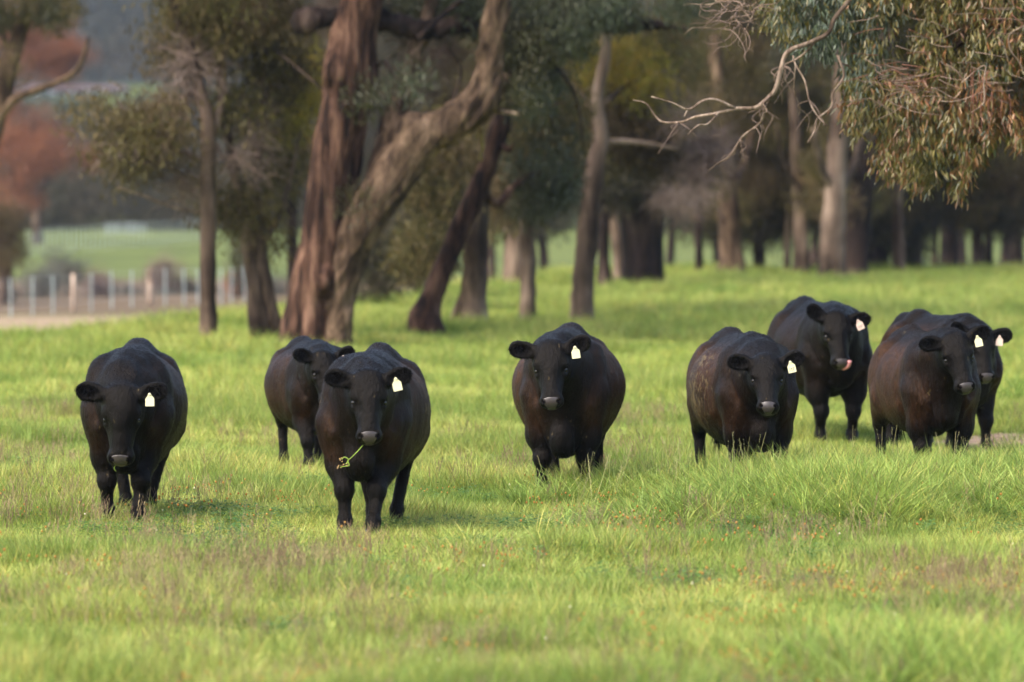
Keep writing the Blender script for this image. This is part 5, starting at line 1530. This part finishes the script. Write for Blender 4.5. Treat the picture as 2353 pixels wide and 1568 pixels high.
def clover(name, n, seed, mat):
    rs = random.Random(seed); mb = MB()
    for _ in range(n):
        a = rs.uniform(0, 2 * math.pi); rr = 0.09 * math.sqrt(rs.random()); h = rs.uniform(0.03, 0.085)
        c = Vector((rr * math.cos(a), rr * math.sin(a), h))
        a0 = rs.uniform(0, 6)
        for k in range(3):
            an = a0 + k * 2.094
            d = Vector((math.cos(an), math.sin(an), rs.uniform(-.1, .5))).normalized(); s_ = Vector((-d.y, d.x, 0)).normalized()
            L = rs.uniform(0.010, 0.017)
            mb.add([c, c + d * L * 0.6 + s_ * L * 0.5, c + d * L, c + d * L * 0.6 - s_ * L * 0.5], [(0, 1, 2, 3)])
    me = mb.mesh(name, False)
    ca = me.color_attributes.new('tint', 'FLOAT_COLOR', 'POINT'); ca.data.foreach_set('color', np.ones(len(me.vertices) * 4, dtype=np.float32))
    me.materials.append(mat)
    return bpy.data.objects.new(name, me)

def blossom(name, seed, mat, r=0.008, n=4):
    rs = random.Random(seed); mb = MB()
    for _ in range(n):
        c = Vector((rs.gauss(0, .035), rs.gauss(0, .035), rs.uniform(0.09, 0.16)))
        mb.tube([c + Vector((0, 0, -r)), c - Vector((0, 0, r * 0.3)), c + Vector((0, 0, r * .5)), c + Vector((0, 0, r))], [r * .4, r, r * .8, r * .2], 6)
    me = mb.mesh(name, True); me.materials.append(mat)
    return bpy.data.objects.new(name, me)

GR = [(0.21, 0.29, 0.060), (0.31, 0.39, 0.085), (0.41, 0.46, 0.12), (0.53, 0.52, 0.19)]
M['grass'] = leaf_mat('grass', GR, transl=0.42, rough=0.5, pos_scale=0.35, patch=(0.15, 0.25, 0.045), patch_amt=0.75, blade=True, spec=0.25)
M['grass_tall'] = leaf_mat('grass_tall', [(0.19, 0.29, 0.06), (0.29, 0.39, 0.085), (0.44, 0.50, 0.16)], transl=0.42, rough=0.45, pos_scale=0.6, patch=(0.14, 0.24, 0.05), patch_amt=0.5, blade=True, spec=0.2)
M['seed'] = leaf_mat('seed_heads', [(0.17, 0.10, 0.075), (0.26, 0.18, 0.10), (0.38, 0.31, 0.15)], transl=0.25, rough=0.8, patch=None)
M['straw'] = leaf_mat('straw', [(0.38, 0.36, 0.15), (0.50, 0.46, 0.22)], transl=0.3, rough=0.7)
M['clover'] = leaf_mat('clover', [(0.06, 0.14, 0.025), (0.10, 0.20, 0.04)], transl=0.35, rough=0.5, blade=True)
M['blossom_o'] = leaf_mat('orange_blossom', [(0.45, 0.19, 0.04), (0.50, 0.28, 0.06)], transl=0.3)
M['blossom_w'] = leaf_mat('pale_blossom', [(0.70, 0.62, 0.45), (0.78, 0.72, 0.5)], transl=0.3)

def vnoise(x, y, s, seed=0):
    o = seed * 17.3
    return np.array([mnoise.noise(Vector((a * s + o, b * s - o, 0.3 * seed))) for a, b in zip(x, y)])

def field_points(n, d0, d1, power, margin=1.4, seed=0):
    """points on the pasture, in a fan a little wider than the view; power < 1 puts more of them near"""
    r = np.random.default_rng(seed)
    t = r.random(n)
    D = (d0 ** (power) + t * (d1 ** power - d0 ** power)) ** (1 / power)
    half = 0.09 * D * margin + 0.9
    X = r.uniform(-1, 1, n) * half
    return X, D

def build_grass():
    short = [tuft('grass_tuft', 30, 0.09, 0.20, 0.10, 0.55, 0.0058, 100 + i, M['grass'], bend=0.28) for i in range(4)]
    mid = [tuft('grass_tuft', 30, 0.12, 0.30, 0.11, 0.5, 0.0064, 200 + i, M['grass'], bend=0.35) for i in range(3)]
    tall = [tuft('grass_tuft', 30, 0.16, 0.46, 0.10, 0.6, 0.0085, 300 + i, M['grass_tall'], bend=0.7) for i in range(4)]
    # --- main sward
    r = np.random.default_rng(5)
    X, D = field_points(64000, 23, 64, 1.35, seed=1)
    X2, D2 = field_points(46000, 60, 150, 1.5, margin=1.45, seed=2)
    X = np.concatenate([X, X2]); D = np.concatenate([D, D2])
    keep = (r.random(len(X)) > dirt_mask(X, D) * 0.93) & (D < 86 + 56 * sm(-8.5, 4, X) + 8)
    X, D = X[keep], D[keep]
    n = len(X)
    big = 1 + 0.9 * sm(60, 110, D)
    nz = vnoise(X, D, 0.5, 1); nz2 = vnoise(X, D, 1.6, 2)
    h = 0.78 + 0.42 * nz + 0.35 * nz2
    h = np.clip(h, 0.45, 1.5)
    # trodden shorter among the first cows, longer towards the lens
    h *= 1 - 0.22 * np.exp(-((D - 40.0) / 2.6) ** 2) * (X < 1.0)
    h *= 1 - 0.6 * np.exp(-((X - 4.7) / 1.3) ** 2 - ((D - 53.0) / 2.6) ** 2)
    vid = np.where(h + 0.25 * r.random(n) > 1.0, r.integers(4, 7, n), r.integers(0, 4, n))
    rot = np.stack([r.normal(0, 0.10, n), r.normal(0, 0.10, n), r.uniform(0, 6.28, n)], 1)
    sc = np.stack([big * r.uniform(0.9, 1.2, n)] * 2 + [h * (1 + 0.5 * (big - 1)) * r.uniform(0.85, 1.2, n)], 1)
    P = np.stack([X, D, height(X, D)], 1)
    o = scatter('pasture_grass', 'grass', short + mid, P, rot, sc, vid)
    tag(o, 'short lush yellow green grass covering the whole pasture', 'grass', kind='stuff')
    # --- long grass on the hummock at right, and clumps elsewhere
    n = 21000
    X = r.uniform(0.1, 5.6, n); D = r.uniform(40.0, 50.5, n)
    edge = sm(0.0, 2.4, X - 0.15 + 0.5 * np.sin(D * 1.7)) * sm(40.3, 42.8, D + 0.35 * np.sin(X * 3.1) - 0.1 * X) * (1 - sm(45.3, 47.2, D - 0.38 * X))
    cl = vnoise(X, D, 1.1, 3)
    k = r.random(n) < edge * (0.55 + 0.9 * cl + 0.25)
    X, D = X[k], D[k]; ed = edge[k]; hh = 0.52 + 0.55 * ed + 0.35 * cl[k]
    # clumps: a big one near the lens at right, a few small ones
    cx, cy, ch = [], [], []
    for (u_, v_, D_, rx, ry, nn, hs_) in ((2150, 1540, 28.8, 0.36, 0.7, 420, 1.15), (2290, 1545, 28.8, 0.3, 0.7, 160, 0.9), (1228, 1105, 44.2, 0.10, 0.15, 12, 0.9), (1290, 1105, 44.4, 0.10, 0.15, 10, 0.8), (1690, 1080, 45.0, 0.35, 0.3, 46, 0.95),
                              (2110, 1040, 46.2, 0.25, 0.3, 40, 1.0), (2300, 1035, 46.0, 0.4, 0.4, 60, 0.7), (1255, 1195, 39.5, 0.25, 0.25, 18, 0.6), (640, 1240, 38.0, 0.25, 0.3, 12, 0.6), (1075, 1215, 38.6, 0.15, 0.15, 9, 0.7),
                              (2250, 880, 64.0, 0.6, 1.2, 80, 0.9), (1650, 720, 96.0, 1.6, 3.0, 90, 1.1), (2150, 690, 104.0, 2.2, 4.0, 120, 1.2), (400, 1000, 52.0, 0.5, 0.7, 25, 0.6)):
        p = at(u_, v_, D_)
        cx.append(p.x + r.normal(0, rx, nn)); cy.append(D_ + r.normal(0, ry, nn)); ch.append(np.full(nn, hs_))
    X = np.concatenate([X] + cx); D = np.concatenate([D] + cy); hh = np.concatenate([hh] + ch)
    n = len(X)
    hh = np.clip(hh, 0.3, 1.25) * r.uniform(0.8, 1.12, n)
    rot = np.stack([r.normal(0, 0.16, n), r.normal(0, 0.16, n), r.uniform(0, 6.28, n)], 1)
    P = np.stack([X, D, height(X, D)], 1)
    o = scatter('long_grass', 'tall', tall, P, rot, np.stack([r.uniform(0.9, 1.3, n)] * 2 + [hh], 1), r.integers(0, 4, n))
    tag(o, 'long bent green grass in clumps round the legs of the right hand cows', 'grass', kind='stuff')
    # --- purple brown seed stems
    st = [seed_stem('seed_stems', 5, 0.16, 0.30, 0.12, 400 + i, M['seed']) for i in range(4)]
    X, D = field_points(15000, 24, 60, 1.3, seed=7)
    nz = vnoise(X, D * 0.6, 0.45, 5) + 0.5 * vnoise(X, D, 1.5, 6)
    band = 0.5 + 0.8 * np.exp(-((D - 35.5) / 3.0) ** 2)
    k = (r.random(len(X)) < np.clip((nz + 0.05) * 1.2, 0.0, 1) * band * 0.95) & (dirt_mask(X, D) < 0.3)
    X, D = X[k], D[k]; n = len(X)
    P = np.stack([X, D, height(X, D)], 1)
    o = scatter('seed_heads', 'seed', st, P, np.stack([r.normal(0, .1, n), r.normal(0, .1, n), r.uniform(0, 6.28, n)], 1), np.repeat(r.uniform(0.7, 1.15, n)[:, None], 3, 1), r.integers(0, 4, n))
    tag(o, 'thin purple brown seed stems scattered through the near grass', 'grass', kind='stuff')
    # --- straw stalks standing over the long grass
    st2 = [seed_stem('straw_stalks', 2, 0.35, 0.55, 0.05, 450 + i, M['straw'], 0.35) for i in range(3)]
    n = 150
    X = r.uniform(0.3, 5.4, n); D = 43.2 + 0.38 * X + r.uniform(0, 3.2, n)
    P = np.stack([X, D, height(X, D)], 1)
    o = scatter('straw_stalks', 'straw', st2, P, np.stack([r.normal(0, .3, n), r.normal(0, .3, n), r.uniform(0, 6.28, n)], 1), np.repeat(r.uniform(0.7, 1.1, n)[:, None], 3, 1), r.integers(0, 3, n))
    tag(o, 'straw coloured stalks standing over the long grass', 'grass', kind='stuff')
    # --- clover leaves low in the sward
    cv = [clover('clover_leaves', 26, 500 + i, M['clover']) for i in range(3)]
    X, D = field_points(9000, 26, 52, 1.2, seed=9)
    nz = vnoise(X, D, 0.9, 8)
    k = nz > 0.12
    X, D = X[k], D[k]; n = len(X)
    P = np.stack([X, D, height(X, D)], 1)
    o = scatter('clover', 'clover', cv, P, np.stack([r.normal(0, .1, n), r.normal(0, .1, n), r.uniform(0, 6.28, n)], 1), np.repeat(r.uniform(0.9, 1.5, n)[:, None], 3, 1), r.integers(0, 3, n))
    tag(o, 'dark green clover patches low in the grass', 'clover', kind='stuff')
    # --- small blossoms
    bl = [blossom('blossoms', 600 + i, M['blossom_o'], 0.0075, 2) for i in range(3)]
    X, D = field_points(2800, 26, 46, 1.2, seed=10)
    nz = vnoise(X, D, 0.8, 9)
    k = nz + r.normal(0, .12, len(X)) > 0.16
    X, D = X[k], D[k]; n = len(X)
    P = np.stack([X, D, height(X, D) + 0.01], 1)
    o = scatter('orange_flowers', 'orange', bl, P, np.zeros((n, 3)), np.repeat(r.uniform(0.7, 1.3, n)[:, None], 3, 1), r.integers(0, 3, n))
    tag(o, 'tiny orange flowers dotted about the near grass', 'flowers', kind='stuff')
    bw = [blossom('blossoms', 620 + i, M['blossom_w'], 0.007, 1) for i in range(2)]
    X, D = field_points(60, 26, 46, 1.2, seed=12); n = len(X)
    P = np.stack([X, D, height(X, D) + 0.01], 1)
    o = scatter('pale_flowers', 'pale', bw, P, np.zeros((n, 3)), np.repeat(r.uniform(0.7, 1.2, n)[:, None], 3, 1), r.integers(0, 2, n))
    tag(o, 'a few tiny cream flowers among the near grass', 'flowers', kind='stuff')
build_grass()
